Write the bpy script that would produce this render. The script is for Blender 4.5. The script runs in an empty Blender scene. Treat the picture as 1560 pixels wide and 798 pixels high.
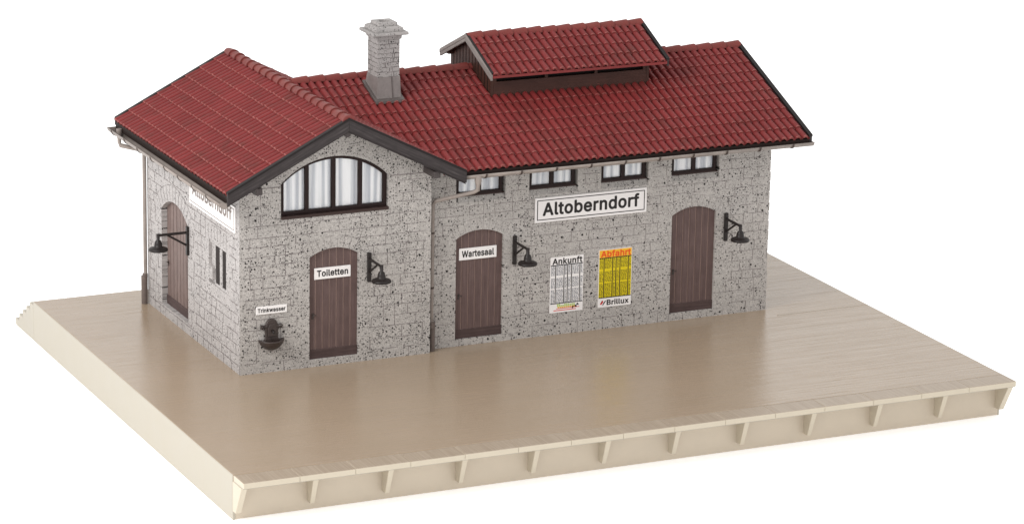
import bpy, bmesh, math, random
from mathutils import Matrix, Vector
random.seed(7)
S = bpy.context.scene
COL = S.collection
PI = math.pi
rad = math.radians

# ------------------------------------------------------------------ measures
W, D, R, L = 5.0, 6.71, 0.272, 14.6          # wing width, depth, setback of long front, right end
XL, XR, YP, YB, HP, OV, TC = -2.702, 17.346, -7.411, 7.912, 1.068, 0.681, 0.13
OF, ZA, ZE, XE = 0.792, 6.323, 4.773, -0.584 # wing verge overhang, ridge, eave height, eave x
XV, YE, ZM, ZR, YM = 15.284, -0.623, 4.788, 6.39, D / 2
KW = (ZA - ZE) / (W / 2 - XE)
KM = (ZR - ZM) / (YM - YE)

# ------------------------------------------------------------------ object helpers
WORLD = {}
def link(o, M, parent=None):
    COL.objects.link(o)
    if parent is not None:
        o.parent = parent
        o.matrix_basis = WORLD[parent.name].inverted() @ M
    else:
        o.matrix_basis = M
    WORLD[o.name] = M.copy()
    return o
def empty(name, M, label, cat, group=None):
    o = bpy.data.objects.new(name, None); o.empty_display_size = .2
    link(o, M)
    o['label'] = label; o['category'] = cat
    if group: o['group'] = group
    return o
I4 = Matrix.Identity(4)
def frame(origin, right, up):
    r = Vector(right).normalized(); u = Vector(up).normalized(); n = r.cross(u)
    M = Matrix((r, u, n)).transposed().to_4x4(); M.translation = Vector(origin)
    return M
def on_front(x, z, y=0.0):  return frame((x, y, z), (1, 0, 0), (0, 0, 1))
def on_left(y, z, x=0.0):   return frame((x, y, z), (0, -1, 0), (0, 0, 1))

class MB:
    def __init__(s): s.v = []; s.f = []; s.m = []; s.sm = []
    def add(s, vs, fs, mi=0, smooth=False):
        b = len(s.v); s.v += [tuple(v) for v in vs]
        for f in fs: s.f.append([b + i for i in f]); s.m.append(mi); s.sm.append(smooth)
    def box(s, a, b, mi=0):
        x0, y0, z0 = a; x1, y1, z1 = b
        s.add([(x0,y0,z0),(x1,y0,z0),(x1,y1,z0),(x0,y1,z0),(x0,y0,z1),(x1,y0,z1),(x1,y1,z1),(x0,y1,z1)],
              [(0,3,2,1),(4,5,6,7),(0,1,5,4),(1,2,6,5),(2,3,7,6),(3,0,4,7)], mi)
    def frustum(s, c0, h0, z0, c1, h1, z1, mi=0):
        (a, b), (hx, hy) = c0, h0; (c, d), (kx, ky) = c1, h1
        s.add([(a-hx,b-hy,z0),(a+hx,b-hy,z0),(a+hx,b+hy,z0),(a-hx,b+hy,z0),(c-kx,d-ky,z1),(c+kx,d-ky,z1),(c+kx,d+ky,z1),(c-kx,d+ky,z1)],
              [(0,3,2,1),(4,5,6,7),(0,1,5,4),(1,2,6,5),(2,3,7,6),(3,0,4,7)], mi)
    def quad(s, p, mi=0): s.add(p, [tuple(range(len(p)))], mi)
    def prism(s, poly, w0, w1, mi=0):          # polygon in (u,v), extruded along w
        n = len(poly)
        vs = [(x, y, w0) for x, y in poly] + [(x, y, w1) for x, y in poly]
        fs = [tuple(range(n))[::-1], tuple(range(n, 2*n))]
        fs += [(i, (i+1) % n, n + (i+1) % n, n + i) for i in range(n)]
        s.add(vs, fs, mi)
    def tube(s, path, r, n=12, mi=0, cap=True):
        P = [Vector(p) for p in path]; rs = r if isinstance(r, (list, tuple)) else [r] * len(P)
        rings = []; ref = None
        for i, p in enumerate(P):
            t = (P[min(i+1, len(P)-1)] - P[max(i-1, 0)]).normalized()
            if ref is None or abs(ref.dot(t)) > .99:
                ref = Vector((0, 0, 1)) if abs(t.z) < .9 else Vector((1, 0, 0))
            a = (ref - t * ref.dot(t)).normalized(); ref = a; b = t.cross(a)
            k = 1.0
            if 0 < i < len(P) - 1:
                c = (P[i] - P[i-1]).normalized().dot((P[i+1] - P[i]).normalized())
                k = 1 / max(.5, math.sqrt(max(0, (1 + c) / 2)))
            rings.append([p + (a * math.cos(q) + b * math.sin(q)) * rs[i] * (k if 0 < i < len(P)-1 else 1) for q in [2*PI*j/n for j in range(n)]])
        vs = [v for rg in rings for v in rg]
        fs = [(i*n+j, i*n+(j+1) % n, (i+1)*n+(j+1) % n, (i+1)*n+j) for i in range(len(P)-1) for j in range(n)]
        s.add(vs, fs, mi, True)
        if cap:
            s.add(rings[0], [tuple(range(n))[::-1]], mi); s.add(rings[-1], [tuple(range(n))], mi)
    def lathe(s, prof, c=(0, 0, 0), axis='y', n=28, mi=0, a0=0, a1=2*PI, sx=1):
        full = abs(a1 - a0 - 2*PI) < 1e-6; m = n if full else n + 1
        vs = []
        for r, h in prof:
            for j in range(m):
                q = a0 + (a1 - a0) * j / n
                if axis == 'y': vs.append((c[0] + r*math.cos(q)*sx, c[1] + h, c[2] + r*math.sin(q)))
                else:           vs.append((c[0] + r*math.cos(q)*sx, c[1] + r*math.sin(q), c[2] + h))
        fs = []
        for i in range(len(prof)-1):
            for j in range(n):
                k = (j+1) % m
                fs.append((i*m+j, i*m+k, (i+1)*m+k, (i+1)*m+j))
        s.add(vs, fs, mi, True)
    def mesh(s, name, mats, bevel=0, seg=1, fix=True):
        me = bpy.data.meshes.new(name)
        me.from_pydata(s.v, [], s.f); me.validate()
        for m in mats: me.materials.append(m)
        if len(me.polygons) == len(s.m):
            me.polygons.foreach_set('material_index', s.m)
            me.polygons.foreach_set('use_smooth', s.sm)
        if fix or bevel:
            bm = bmesh.new(); bm.from_mesh(me)
            if fix: bmesh.ops.recalc_face_normals(bm, faces=bm.faces)
            if bevel:
                es = [e for e in bm.edges if len(e.link_faces) == 2 and e.calc_face_angle(0) > rad(35)]
                bmesh.ops.bevel(bm, geom=es, offset=bevel, segments=seg, affect='EDGES', profile=.5, clamp_overlap=True)
            bm.to_mesh(me); bm.free()
        me.update(); return me
def put(name, mb, mats, M=I4, parent=None, bevel=0, seg=1, fix=True):
    if not isinstance(mats, (list, tuple)): mats = [mats]
    me = mb.mesh(name, mats, bevel, seg, fix) if isinstance(mb, MB) else mb
    if not isinstance(mb, MB):
        me.materials.clear()
        for m in mats: me.materials.append(m)
    o = bpy.data.objects.new(name, me)
    return link(o, M, parent)

def eval_curve(cu):
    o = bpy.data.objects.new('tmp', cu); COL.objects.link(o)
    bpy.context.view_layer.update()
    dg = bpy.context.evaluated_depsgraph_get()
    me = bpy.data.meshes.new_from_object(o.evaluated_get(dg))
    bpy.data.objects.remove(o); return me
def plate(polys, thick, z_front=0.0, grow=0.0):           # polygon with holes -> solid plate, front at z_front
    cu = bpy.data.curves.new('plate', 'CURVE'); cu.dimensions = '2D'; cu.fill_mode = 'BOTH'; cu.extrude = thick / 2; cu.offset = grow
    for P in polys:
        sp = cu.splines.new('POLY'); sp.points.add(len(P) - 1); sp.use_cyclic_u = True
        for i, (x, y) in enumerate(P): sp.points[i].co = (x, y, 0, 1)
    me = eval_curve(cu)
    for v in me.vertices: v.co.z += z_front - thick / 2
    return me
def mesh_to_mb(me, mb, mi=0):
    mb.add([v.co[:] for v in me.vertices], [tuple(p.vertices) for p in me.polygons], mi)
# outlines of the letters used on the signs: advance, contours
GLYPHS = {'A':(0.48,[[(-0.004,-0.016),(-0.01,0.004),(-0.006,0.016),(0.176,0.516),(0.188,0.531),(0.2,0.535),(0.272,0.535),(0.284,0.534),(0.296,0.525),(0.388,0.28),(0.489,0.004),(0.488,-0.008),(0.476,-0.022
),(0.464,-0.026),(0.392,-0.026),(0.379,-0.02),(0.37,-0.008),(0.332,0.1),(0.32,0.116),(0.164,0.116),(0.152,0.112),(0.11,-0.008),(0.101,-0.02),(0.08,-0.026),(0.02,-0.026),(0.008,-0.025)],[(0.2,0.226
),(0.194,0.232),(0.236,0.358),(0.251,0.328),(0.284,0.231),(0.272,0.225)]]),'B':(0.456,[[(0.04,-0.016),(0.034,0.004),(0.034,0.508),(0.04,0.525),(0.052,0.534),(0.064,0.535),(0.244,0.535
),(0.292,0.53),(0.328,0.52),(0.364,0.499),(0.391,0.472),(0.407,0.448),(0.422,0.4),(0.421,0.34),(0.408,0.304),(0.375,0.268),(0.404,0.244),(0.422,0.22),(0.434,0.196),(0.443,0.16),(0.44,0.1
),(0.433,0.076),(0.412,0.038),(0.372,0.004),(0.34,-0.012),(0.304,-0.022),(0.244,-0.026),(0.064,-0.026),(0.052,-0.025)],[(0.16,0.083),(0.152,0.088),(0.151,0.1),(0.151,0.196),(0.16,0.205
),(0.268,0.203),(0.292,0.196),(0.309,0.184),(0.325,0.16),(0.329,0.136),(0.323,0.112),(0.304,0.094),(0.268,0.084)],[(0.16,0.311),(0.152,0.316),(0.151,0.328),(0.151,0.412),(0.155,0.424
),(0.256,0.425),(0.292,0.412),(0.307,0.388),(0.309,0.364),(0.304,0.346),(0.29,0.328),(0.256,0.313)]]),'T':(0.448,[[(0.012,0.435),(0.006,0.448),(0.006,0.508),(0.012,0.525),(0.024,0.534
),(0.408,0.535),(0.432,0.53),(0.44,0.52),(0.443,0.508),(0.443,0.448),(0.432,0.431),(0.42,0.426),(0.285,0.424),(0.283,0.244),(0.282,-0.008),(0.264,-0.025),(0.192,-0.026),(0.18,-0.022
),(0.168,-0.008),(0.167,0.004),(0.167,0.412),(0.164,0.424),(0.036,0.426),(0.024,0.427)]]),'W':(0.686,[[(-0.004,0.484),(-0.01,0.508),(-0.007,0.52),(0.008,0.534),(0.08,0.535),(0.092,0.533
),(0.104,0.522),(0.188,0.203),(0.2,0.207),(0.279,0.508),(0.284,0.522),(0.296,0.533),(0.38,0.535),(0.392,0.532),(0.404,0.52),(0.488,0.199),(0.5,0.211),(0.576,0.508),(0.584,0.526),(0.596,0.534
),(0.668,0.535),(0.68,0.533),(0.692,0.522),(0.696,0.508),(0.668,0.404),(0.555,-0.008),(0.546,-0.02),(0.536,-0.025),(0.452,-0.026),(0.44,-0.021),(0.43,-0.008),(0.344,0.312),(0.255,-0.008
),(0.248,-0.018),(0.236,-0.025),(0.152,-0.026),(0.14,-0.021),(0.13,-0.008)]]),'a':(0.389,[[(0.01,0.066),(0.004,0.103),(0.008,0.139),(0.021,0.175),(0.046,0.203),(0.08,0.223),(0.118,0.237
),(0.226,0.252),(0.247,0.259),(0.245,0.283),(0.234,0.295),(0.214,0.303),(0.166,0.301),(0.139,0.283),(0.118,0.256),(0.106,0.249),(0.094,0.249),(0.034,0.266),(0.016,0.283),(0.015,0.295
),(0.025,0.319),(0.046,0.35),(0.07,0.372),(0.094,0.388),(0.118,0.397),(0.154,0.407),(0.19,0.41),(0.25,0.403),(0.286,0.391),(0.33,0.355),(0.352,0.319),(0.361,0.283),(0.363,0.247),(0.363,0.007
),(0.358,-0.015),(0.346,-0.024),(0.334,-0.026),(0.274,-0.026),(0.25,-0.01),(0.226,-0.023),(0.19,-0.032),(0.154,-0.035),(0.118,-0.03),(0.07,-0.012),(0.046,0.007),(0.022,0.038)],[(0.118,0.103
),(0.12,0.115),(0.13,0.127),(0.178,0.142),(0.238,0.151),(0.25,0.139),(0.248,0.127),(0.239,0.103),(0.228,0.091),(0.214,0.081),(0.19,0.073),(0.142,0.075),(0.121,0.091)]]),'b':(0.425,[[(0.033,-0.017
),(0.027,0.008),(0.027,0.5),(0.032,0.524),(0.045,0.534),(0.057,0.535),(0.117,0.535),(0.135,0.524),(0.14,0.512),(0.141,0.389),(0.177,0.403),(0.213,0.41),(0.276,0.404),(0.321,0.386),(0.358,0.356
),(0.385,0.32),(0.405,0.273),(0.414,0.224),(0.414,0.152),(0.405,0.104),(0.384,0.056),(0.369,0.032),(0.333,-0.001),(0.297,-0.021),(0.261,-0.032),(0.225,-0.034),(0.189,-0.029),(0.165,-0.021
),(0.141,-0.007),(0.117,-0.025),(0.057,-0.026),(0.045,-0.025)],[(0.141,0.159),(0.14,0.212),(0.148,0.248),(0.165,0.28),(0.189,0.298),(0.225,0.304),(0.261,0.292),(0.285,0.265),(0.299,0.224
),(0.301,0.176),(0.292,0.128),(0.273,0.095),(0.249,0.078),(0.213,0.073),(0.189,0.079),(0.177,0.087),(0.153,0.116)]]),'d':(0.424,[[(0.014,0.126),(0.008,0.188),(0.013,0.248),(0.028,0.296
),(0.056,0.344),(0.098,0.383),(0.122,0.395),(0.17,0.409),(0.218,0.409),(0.254,0.401),(0.278,0.388),(0.285,0.404),(0.285,0.512),(0.29,0.524),(0.302,0.533),(0.374,0.535),(0.393,0.524),(0.398,0.512
),(0.398,0.392),(0.398,-0.004),(0.386,-0.022),(0.374,-0.026),(0.314,-0.026),(0.302,-0.023),(0.29,-0.011),(0.278,-0.011),(0.242,-0.028),(0.194,-0.034),(0.17,-0.033),(0.122,-0.02),(0.079,0.008
),(0.056,0.032),(0.034,0.068)],[(0.134,0.124),(0.124,0.164),(0.125,0.224),(0.136,0.26),(0.158,0.288),(0.17,0.296),(0.194,0.303),(0.23,0.3),(0.256,0.284),(0.277,0.248),(0.285,0.2),(0.283,0.152
),(0.271,0.116),(0.254,0.092),(0.237,0.08),(0.218,0.074),(0.182,0.076),(0.155,0.092)]]),'e':(0.404,[[(0.014,0.13),(0.009,0.164),(0.01,0.224),(0.02,0.272),(0.042,0.32),(0.074,0.36),(0.098,0.379
),(0.146,0.402),(0.182,0.409),(0.23,0.409),(0.278,0.397),(0.312,0.38),(0.35,0.347),(0.374,0.308),(0.387,0.272),(0.396,0.224),(0.396,0.164),(0.386,0.148),(0.374,0.143),(0.17,0.143),(0.134,0.143
),(0.129,0.14),(0.13,0.128),(0.142,0.104),(0.153,0.092),(0.17,0.081),(0.194,0.074),(0.23,0.074),(0.254,0.081),(0.267,0.092),(0.29,0.125),(0.302,0.134),(0.374,0.115),(0.387,0.104),(0.391,0.092
),(0.379,0.056),(0.362,0.031),(0.339,0.008),(0.29,-0.021),(0.23,-0.033),(0.182,-0.033),(0.158,-0.028),(0.11,-0.009),(0.086,0.007),(0.062,0.03),(0.043,0.056),(0.025,0.092)],[(0.134,0.247
),(0.133,0.26),(0.146,0.278),(0.168,0.296),(0.182,0.301),(0.218,0.303),(0.242,0.296),(0.254,0.287),(0.273,0.26),(0.275,0.248)]]),'f':(0.253,[[(-0.014,0.311),(-0.02,0.328),(-0.02,0.376
),(-0.014,0.395),(-0.002,0.404),(0.046,0.405),(0.054,0.412),(0.06,0.472),(0.072,0.496),(0.094,0.523),(0.118,0.539),(0.142,0.549),(0.19,0.556),(0.25,0.546),(0.266,0.532),(0.266,0.508
),(0.252,0.46),(0.243,0.448),(0.226,0.442),(0.202,0.447),(0.178,0.444),(0.17,0.436),(0.168,0.424),(0.169,0.412),(0.178,0.405),(0.238,0.403),(0.25,0.392),(0.254,0.376),(0.252,0.316),(0.238,0.303
),(0.178,0.301),(0.168,0.292),(0.168,0.004),(0.167,-0.008),(0.158,-0.02),(0.142,-0.026),(0.082,-0.026),(0.065,-0.02),(0.056,-0.008),(0.055,0.292),(0.046,0.301),(-0.002,0.302)]]),'h':(0.41,[[(0.033,-0.016
),(0.027,0.004),(0.027,0.508),(0.03,0.52),(0.042,0.532),(0.117,0.535),(0.129,0.53),(0.137,0.52),(0.141,0.387),(0.189,0.406),(0.237,0.41),(0.285,0.402),(0.33,0.376),(0.352,0.352),(0.371,0.316
),(0.382,0.268),(0.383,0.232),(0.383,0.004),(0.381,-0.009),(0.369,-0.023),(0.297,-0.026),(0.28,-0.02),(0.271,-0.008),(0.268,0.256),(0.259,0.28),(0.249,0.29),(0.237,0.298),(0.213,0.303
),(0.189,0.3),(0.165,0.289),(0.148,0.268),(0.141,0.244),(0.139,-0.008),(0.129,-0.021),(0.117,-0.026),(0.045,-0.025)]]),'i':(0.167,[[(0.021,0.456),(0.015,0.484),(0.02,0.508),(0.033,0.528
),(0.055,0.544),(0.081,0.55),(0.105,0.547),(0.129,0.533),(0.141,0.52),(0.151,0.496),(0.152,0.472),(0.141,0.447),(0.117,0.425),(0.081,0.417),(0.057,0.422),(0.036,0.436)],[(0.033,-0.016
),(0.027,0.004),(0.029,0.388),(0.045,0.404),(0.117,0.405),(0.129,0.4),(0.138,0.388),(0.14,0.376),(0.139,-0.008),(0.129,-0.021),(0.117,-0.026),(0.045,-0.025)]]),'k':(0.381,[[(0.033,-0.016
),(0.027,0.004),(0.027,0.508),(0.033,0.525),(0.045,0.534),(0.117,0.535),(0.129,0.53),(0.137,0.52),(0.141,0.275),(0.153,0.282),(0.273,0.402),(0.369,0.403),(0.381,0.394),(0.386,0.376),(0.37,0.352
),(0.241,0.22),(0.241,0.208),(0.392,0.016),(0.398,0.004),(0.393,-0.014),(0.381,-0.024),(0.369,-0.026),(0.297,-0.026),(0.278,-0.02),(0.153,0.138),(0.14,0.124),(0.14,0.004),(0.139,-0.008
),(0.13,-0.02),(0.117,-0.026),(0.057,-0.026),(0.045,-0.025)]]),'l':(0.189,[[(0.033,0.04),(0.027,0.086),(0.029,0.518),(0.045,0.534),(0.117,0.535),(0.129,0.53),(0.138,0.518),(0.14,0.506
),(0.14,0.398),(0.14,0.086),(0.153,0.079),(0.177,0.079),(0.189,0.071),(0.195,0.062),(0.205,0.014),(0.203,-0.01),(0.189,-0.022),(0.165,-0.027),(0.117,-0.027),(0.093,-0.022),(0.055,0.002)]]),'n':(0.41,[[(0.033,-0.016
),(0.027,0.004),(0.027,0.376),(0.033,0.395),(0.045,0.404),(0.117,0.404),(0.141,0.386),(0.189,0.406),(0.249,0.409),(0.289,0.4),(0.33,0.376),(0.36,0.34),(0.378,0.292),(0.383,0.244),(0.383,0.1
),(0.383,0.004),(0.382,-0.008),(0.373,-0.02),(0.345,-0.026),(0.297,-0.026),(0.28,-0.02),(0.271,-0.008),(0.27,0.004),(0.268,0.256),(0.259,0.28),(0.237,0.298),(0.213,0.303),(0.189,0.3
),(0.165,0.289),(0.156,0.28),(0.141,0.244),(0.139,-0.008),(0.129,-0.021),(0.117,-0.026),(0.045,-0.025)]]),'o':(0.415,[[(0.014,0.131),(0.008,0.188),(0.01,0.212),(0.02,0.272),(0.03,0.296
),(0.051,0.332),(0.084,0.368),(0.122,0.392),(0.146,0.401),(0.182,0.409),(0.23,0.409),(0.278,0.398),(0.314,0.381),(0.35,0.35),(0.372,0.32),(0.39,0.284),(0.401,0.248),(0.406,0.212),(0.405,0.152
),(0.398,0.116),(0.385,0.08),(0.364,0.044),(0.338,0.014),(0.314,-0.005),(0.266,-0.026),(0.23,-0.033),(0.182,-0.033),(0.146,-0.025),(0.101,-0.004),(0.071,0.02),(0.043,0.056),(0.025,0.092)],[(0.134,0.123
),(0.124,0.164),(0.124,0.212),(0.134,0.253),(0.158,0.287),(0.17,0.296),(0.194,0.303),(0.23,0.301),(0.26,0.284),(0.283,0.248),(0.291,0.212),(0.291,0.164),(0.283,0.128),(0.261,0.092),(0.23,0.075
),(0.206,0.072),(0.182,0.076),(0.155,0.092)]]),'r':(0.26,[[(0.033,-0.016),(0.027,0.004),(0.029,0.388),(0.039,0.4),(0.057,0.405),(0.117,0.404),(0.141,0.391),(0.165,0.402),(0.201,0.41
),(0.249,0.409),(0.261,0.402),(0.269,0.388),(0.269,0.376),(0.268,0.316),(0.262,0.304),(0.249,0.297),(0.201,0.299),(0.177,0.294),(0.156,0.28),(0.142,0.256),(0.139,-0.008),(0.129,-0.021
),(0.117,-0.026),(0.045,-0.025)]]),'s':(0.365,[[(0.016,0.068),(0.01,0.092),(0.016,0.11),(0.028,0.119),(0.088,0.132),(0.1,0.132),(0.112,0.125),(0.128,0.092),(0.143,0.08),(0.16,0.074),(0.196,0.072
),(0.22,0.078),(0.238,0.092),(0.242,0.104),(0.236,0.116),(0.22,0.125),(0.124,0.15),(0.088,0.165),(0.056,0.188),(0.037,0.212),(0.023,0.248),(0.025,0.308),(0.042,0.344),(0.076,0.378),(0.124,0.402
),(0.16,0.409),(0.208,0.41),(0.244,0.404),(0.28,0.388),(0.304,0.371),(0.328,0.344),(0.34,0.32),(0.349,0.296),(0.349,0.284),(0.343,0.272),(0.328,0.264),(0.28,0.253),(0.256,0.254),(0.232,0.289
),(0.208,0.304),(0.184,0.307),(0.16,0.303),(0.136,0.284),(0.136,0.272),(0.148,0.259),(0.28,0.22),(0.312,0.2),(0.34,0.17),(0.356,0.128),(0.354,0.08),(0.34,0.042),(0.304,0.002),(0.268,-0.019
),(0.232,-0.03),(0.184,-0.034),(0.124,-0.028),(0.088,-0.014),(0.054,0.008),(0.028,0.041)]]),'t':(0.227,[[(-0.014,0.311),(-0.02,0.324),(-0.019,0.384),(-0.014,0.396),(-0.002,0.404),(0.038,0.408
),(0.039,0.468),(0.046,0.488),(0.058,0.496),(0.07,0.497),(0.13,0.497),(0.142,0.491),(0.15,0.48),(0.152,0.468),(0.152,0.408),(0.214,0.403),(0.226,0.392),(0.23,0.372),(0.23,0.324),(0.225,0.312
),(0.214,0.303),(0.202,0.301),(0.153,0.3),(0.152,0.156),(0.153,0.084),(0.166,0.076),(0.202,0.08),(0.22,0.072),(0.227,0.06),(0.237,0.012),(0.239,0.0),(0.235,-0.012),(0.226,-0.02),(0.202,-0.027
),(0.142,-0.029),(0.106,-0.018),(0.077,0.0),(0.056,0.024),(0.041,0.072),(0.039,0.288),(0.035,0.3),(-0.002,0.302)]]),'u':(0.41,[[(0.033,0.084),(0.027,0.143),(0.027,0.371),(0.033,0.396
),(0.045,0.404),(0.057,0.405),(0.117,0.405),(0.134,0.395),(0.14,0.383),(0.141,0.131),(0.153,0.097),(0.177,0.08),(0.201,0.076),(0.232,0.083),(0.249,0.095),(0.265,0.119),(0.27,0.155),(0.27,0.335
),(0.27,0.383),(0.276,0.395),(0.285,0.402),(0.357,0.405),(0.377,0.395),(0.383,0.383),(0.383,-0.001),(0.379,-0.013),(0.369,-0.023),(0.357,-0.026),(0.297,-0.026),(0.285,-0.022),(0.273,-0.007
),(0.213,-0.028),(0.177,-0.031),(0.141,-0.027),(0.105,-0.013),(0.072,0.011),(0.046,0.047)]]),'w':(0.567,[[(0.003,0.355),(-0.003,0.376),(-0.001,0.388),(0.015,0.404),(0.087,0.405),(0.102,0.4
),(0.111,0.388),(0.171,0.182),(0.228,0.388),(0.243,0.403),(0.315,0.405),(0.327,0.402),(0.339,0.39),(0.399,0.184),(0.456,0.388),(0.465,0.4),(0.483,0.405),(0.543,0.405),(0.555,0.403),(0.567,0.392
),(0.571,0.376),(0.546,0.292),(0.454,-0.008),(0.445,-0.02),(0.435,-0.025),(0.375,-0.026),(0.351,-0.02),(0.343,-0.008),(0.291,0.176),(0.279,0.186),(0.219,-0.016),(0.207,-0.025),(0.135,-0.026
),(0.123,-0.021),(0.113,-0.008)]]),'x':(0.378,[[(0.001,-0.016),(-0.005,0.004),(0.0,0.016),(0.122,0.196),(0.008,0.364),(0.003,0.376),(0.005,0.388),(0.013,0.399),(0.037,0.405),(0.097,0.405
),(0.115,0.4),(0.181,0.3),(0.193,0.289),(0.267,0.4),(0.277,0.404),(0.349,0.405),(0.361,0.403),(0.373,0.394),(0.378,0.376),(0.373,0.364),(0.259,0.196),(0.262,0.184),(0.378,0.016),(0.384,0.004
),(0.383,-0.008),(0.374,-0.02),(0.361,-0.026),(0.277,-0.024),(0.261,-0.008),(0.193,0.097),(0.181,0.09),(0.107,-0.02),(0.097,-0.025),(0.025,-0.026),(0.013,-0.025)]])}

def text_mesh(body, x0, x1, y0, y1, z=0.0, bold=0, depth=.003):
    cur = 0; mb = MB()
    for ch in body:
        adv, cs = GLYPHS[ch]
        me = plate([[(x + cur, y) for x, y in Q] for Q in cs], .001, .001)
        mesh_to_mb(me, mb); cur += adv + .026
    xs = [v[0] for v in mb.v]; cap = GLYPHS[body[0]][1]
    c = min(y for P in cap for _, y in P); d = max(y for P in cap for _, y in P); a, b = min(xs), max(xs)
    mb.v = [(x0 + (x1 - x0)*(x - a)/(b - a), y0 + (y1 - y0)*(y - c)/(d - c), z + (depth if zz > .0005 else 0)) for x, y, zz in mb.v]
    return mb.mesh('lettering', [], 0, 1, False)

# ------------------------------------------------------------------ materials
def srgb(r, g, b):
    f = lambda c: (c/255/12.92) if c/255 <= .04045 else ((c/255+.055)/1.055)**2.4
    return (f(r), f(g), f(b), 1)
class NT:
    def __init__(s, name):
        s.m = bpy.data.materials.new(name); s.m.use_nodes = True
        s.t = s.m.node_tree; s.t.nodes.clear()
        s.out = s.n('ShaderNodeOutputMaterial'); s.b = s.n('ShaderNodeBsdfPrincipled')
        s.l(s.b.outputs[0], s.out.inputs[0])
        s.tc = s.n('ShaderNodeTexCoord')
    def n(s, t, **k):
        x = s.t.nodes.new(t)
        for a, b in k.items(): setattr(x, a, b)
        return x
    def l(s, a, b): s.t.links.new(a, b)
    def co(s, scale=(1,1,1), src='Object'):
        mp = s.n('ShaderNodeMapping'); mp.inputs['Scale'].default_value = scale
        s.l(s.tc.outputs[src], mp.inputs[0]); return mp.outputs[0]
    def noise(s, co, scale, detail=3, rough=.55):
        x = s.n('ShaderNodeTexNoise'); x.inputs['Scale'].default_value = scale
        x.inputs['Detail'].default_value = detail; x.inputs['Roughness'].default_value = rough
        s.l(co, x.inputs['Vector']); return x.outputs['Fac']
    def ramp(s, fac, stops):
        x = s.n('ShaderNodeValToRGB'); e = x.color_ramp.elements
        while len(e) < len(stops): e.new(.5)
        for i, (p, c) in enumerate(stops):
            e[i].position = p; e[i].color = c if len(c) == 4 else (*c, 1)
        s.l(fac, x.inputs[0]); return x.outputs[0]
    def rampf(s, fac, a, b, va=0., vb=1.):
        x = s.n('ShaderNodeMapRange'); x.clamp = True
        for i, q in enumerate((a, b, va, vb)): x.inputs[i+1].default_value = q
        s.l(fac, x.inputs[0]); return x.outputs[0]
    def math(s, op, a, b=None):
        x = s.n('ShaderNodeMath', operation=op)
        for i, q in enumerate((a, b)):
            if q is None: continue
            if isinstance(q, (int, float)): x.inputs[i].default_value = q
            else: s.l(q, x.inputs[i])
        return x.outputs[0]
    def mix(s, fac, a, b, mode='MIX'):
        x = s.n('ShaderNodeMix', data_type='RGBA', blend_type=mode)
        for i, q in ((0, fac), (6, a), (7, b)):
            if isinstance(q, (int, float, tuple)): x.inputs[i].default_value = q
            else: s.l(q, x.inputs[i])
        return x.outputs[2]
    def bump(s, h, strength=.3, dist=.02):
        x = s.n('ShaderNodeBump'); x.inputs['Strength'].default_value = strength; x.inputs['Distance'].default_value = dist
        s.l(h, x.inputs['Height']); s.l(x.outputs[0], s.b.inputs['Normal']); return x
    def base(s, c):
        if isinstance(c, tuple): s.b.inputs['Base Color'].default_value = c
        else: s.l(c, s.b.inputs['Base Color'])
    def rough(s, r, spec=.5):
        if isinstance(r, (int, float)): s.b.inputs['Roughness'].default_value = r
        else: s.l(r, s.b.inputs['Roughness'])
        s.b.inputs['Specular IOR Level'].default_value = spec

SPOT_DIM = ['3D']
def spots(m, co, scale, rmin, rmax, share, seed=0.0):
    """irregular round spots: voronoi cells, a random share of them carrying a spot of random radius"""
    v = m.n('ShaderNodeTexVoronoi', voronoi_dimensions=SPOT_DIM[0]); v.inputs['Scale'].default_value = scale
    m.l(co, v.inputs['Vector'])
    sp = m.n('ShaderNodeSeparateColor'); m.l(v.outputs['Color'], sp.inputs[0])
    on = m.math('LESS_THAN', sp.outputs[0], share)
    rr = m.rampf(sp.outputs[1], 0, 1, rmin, rmax)
    hit = m.math('LESS_THAN', v.outputs['Distance'], rr)
    return m.math('MULTIPLY', on, hit)

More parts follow.
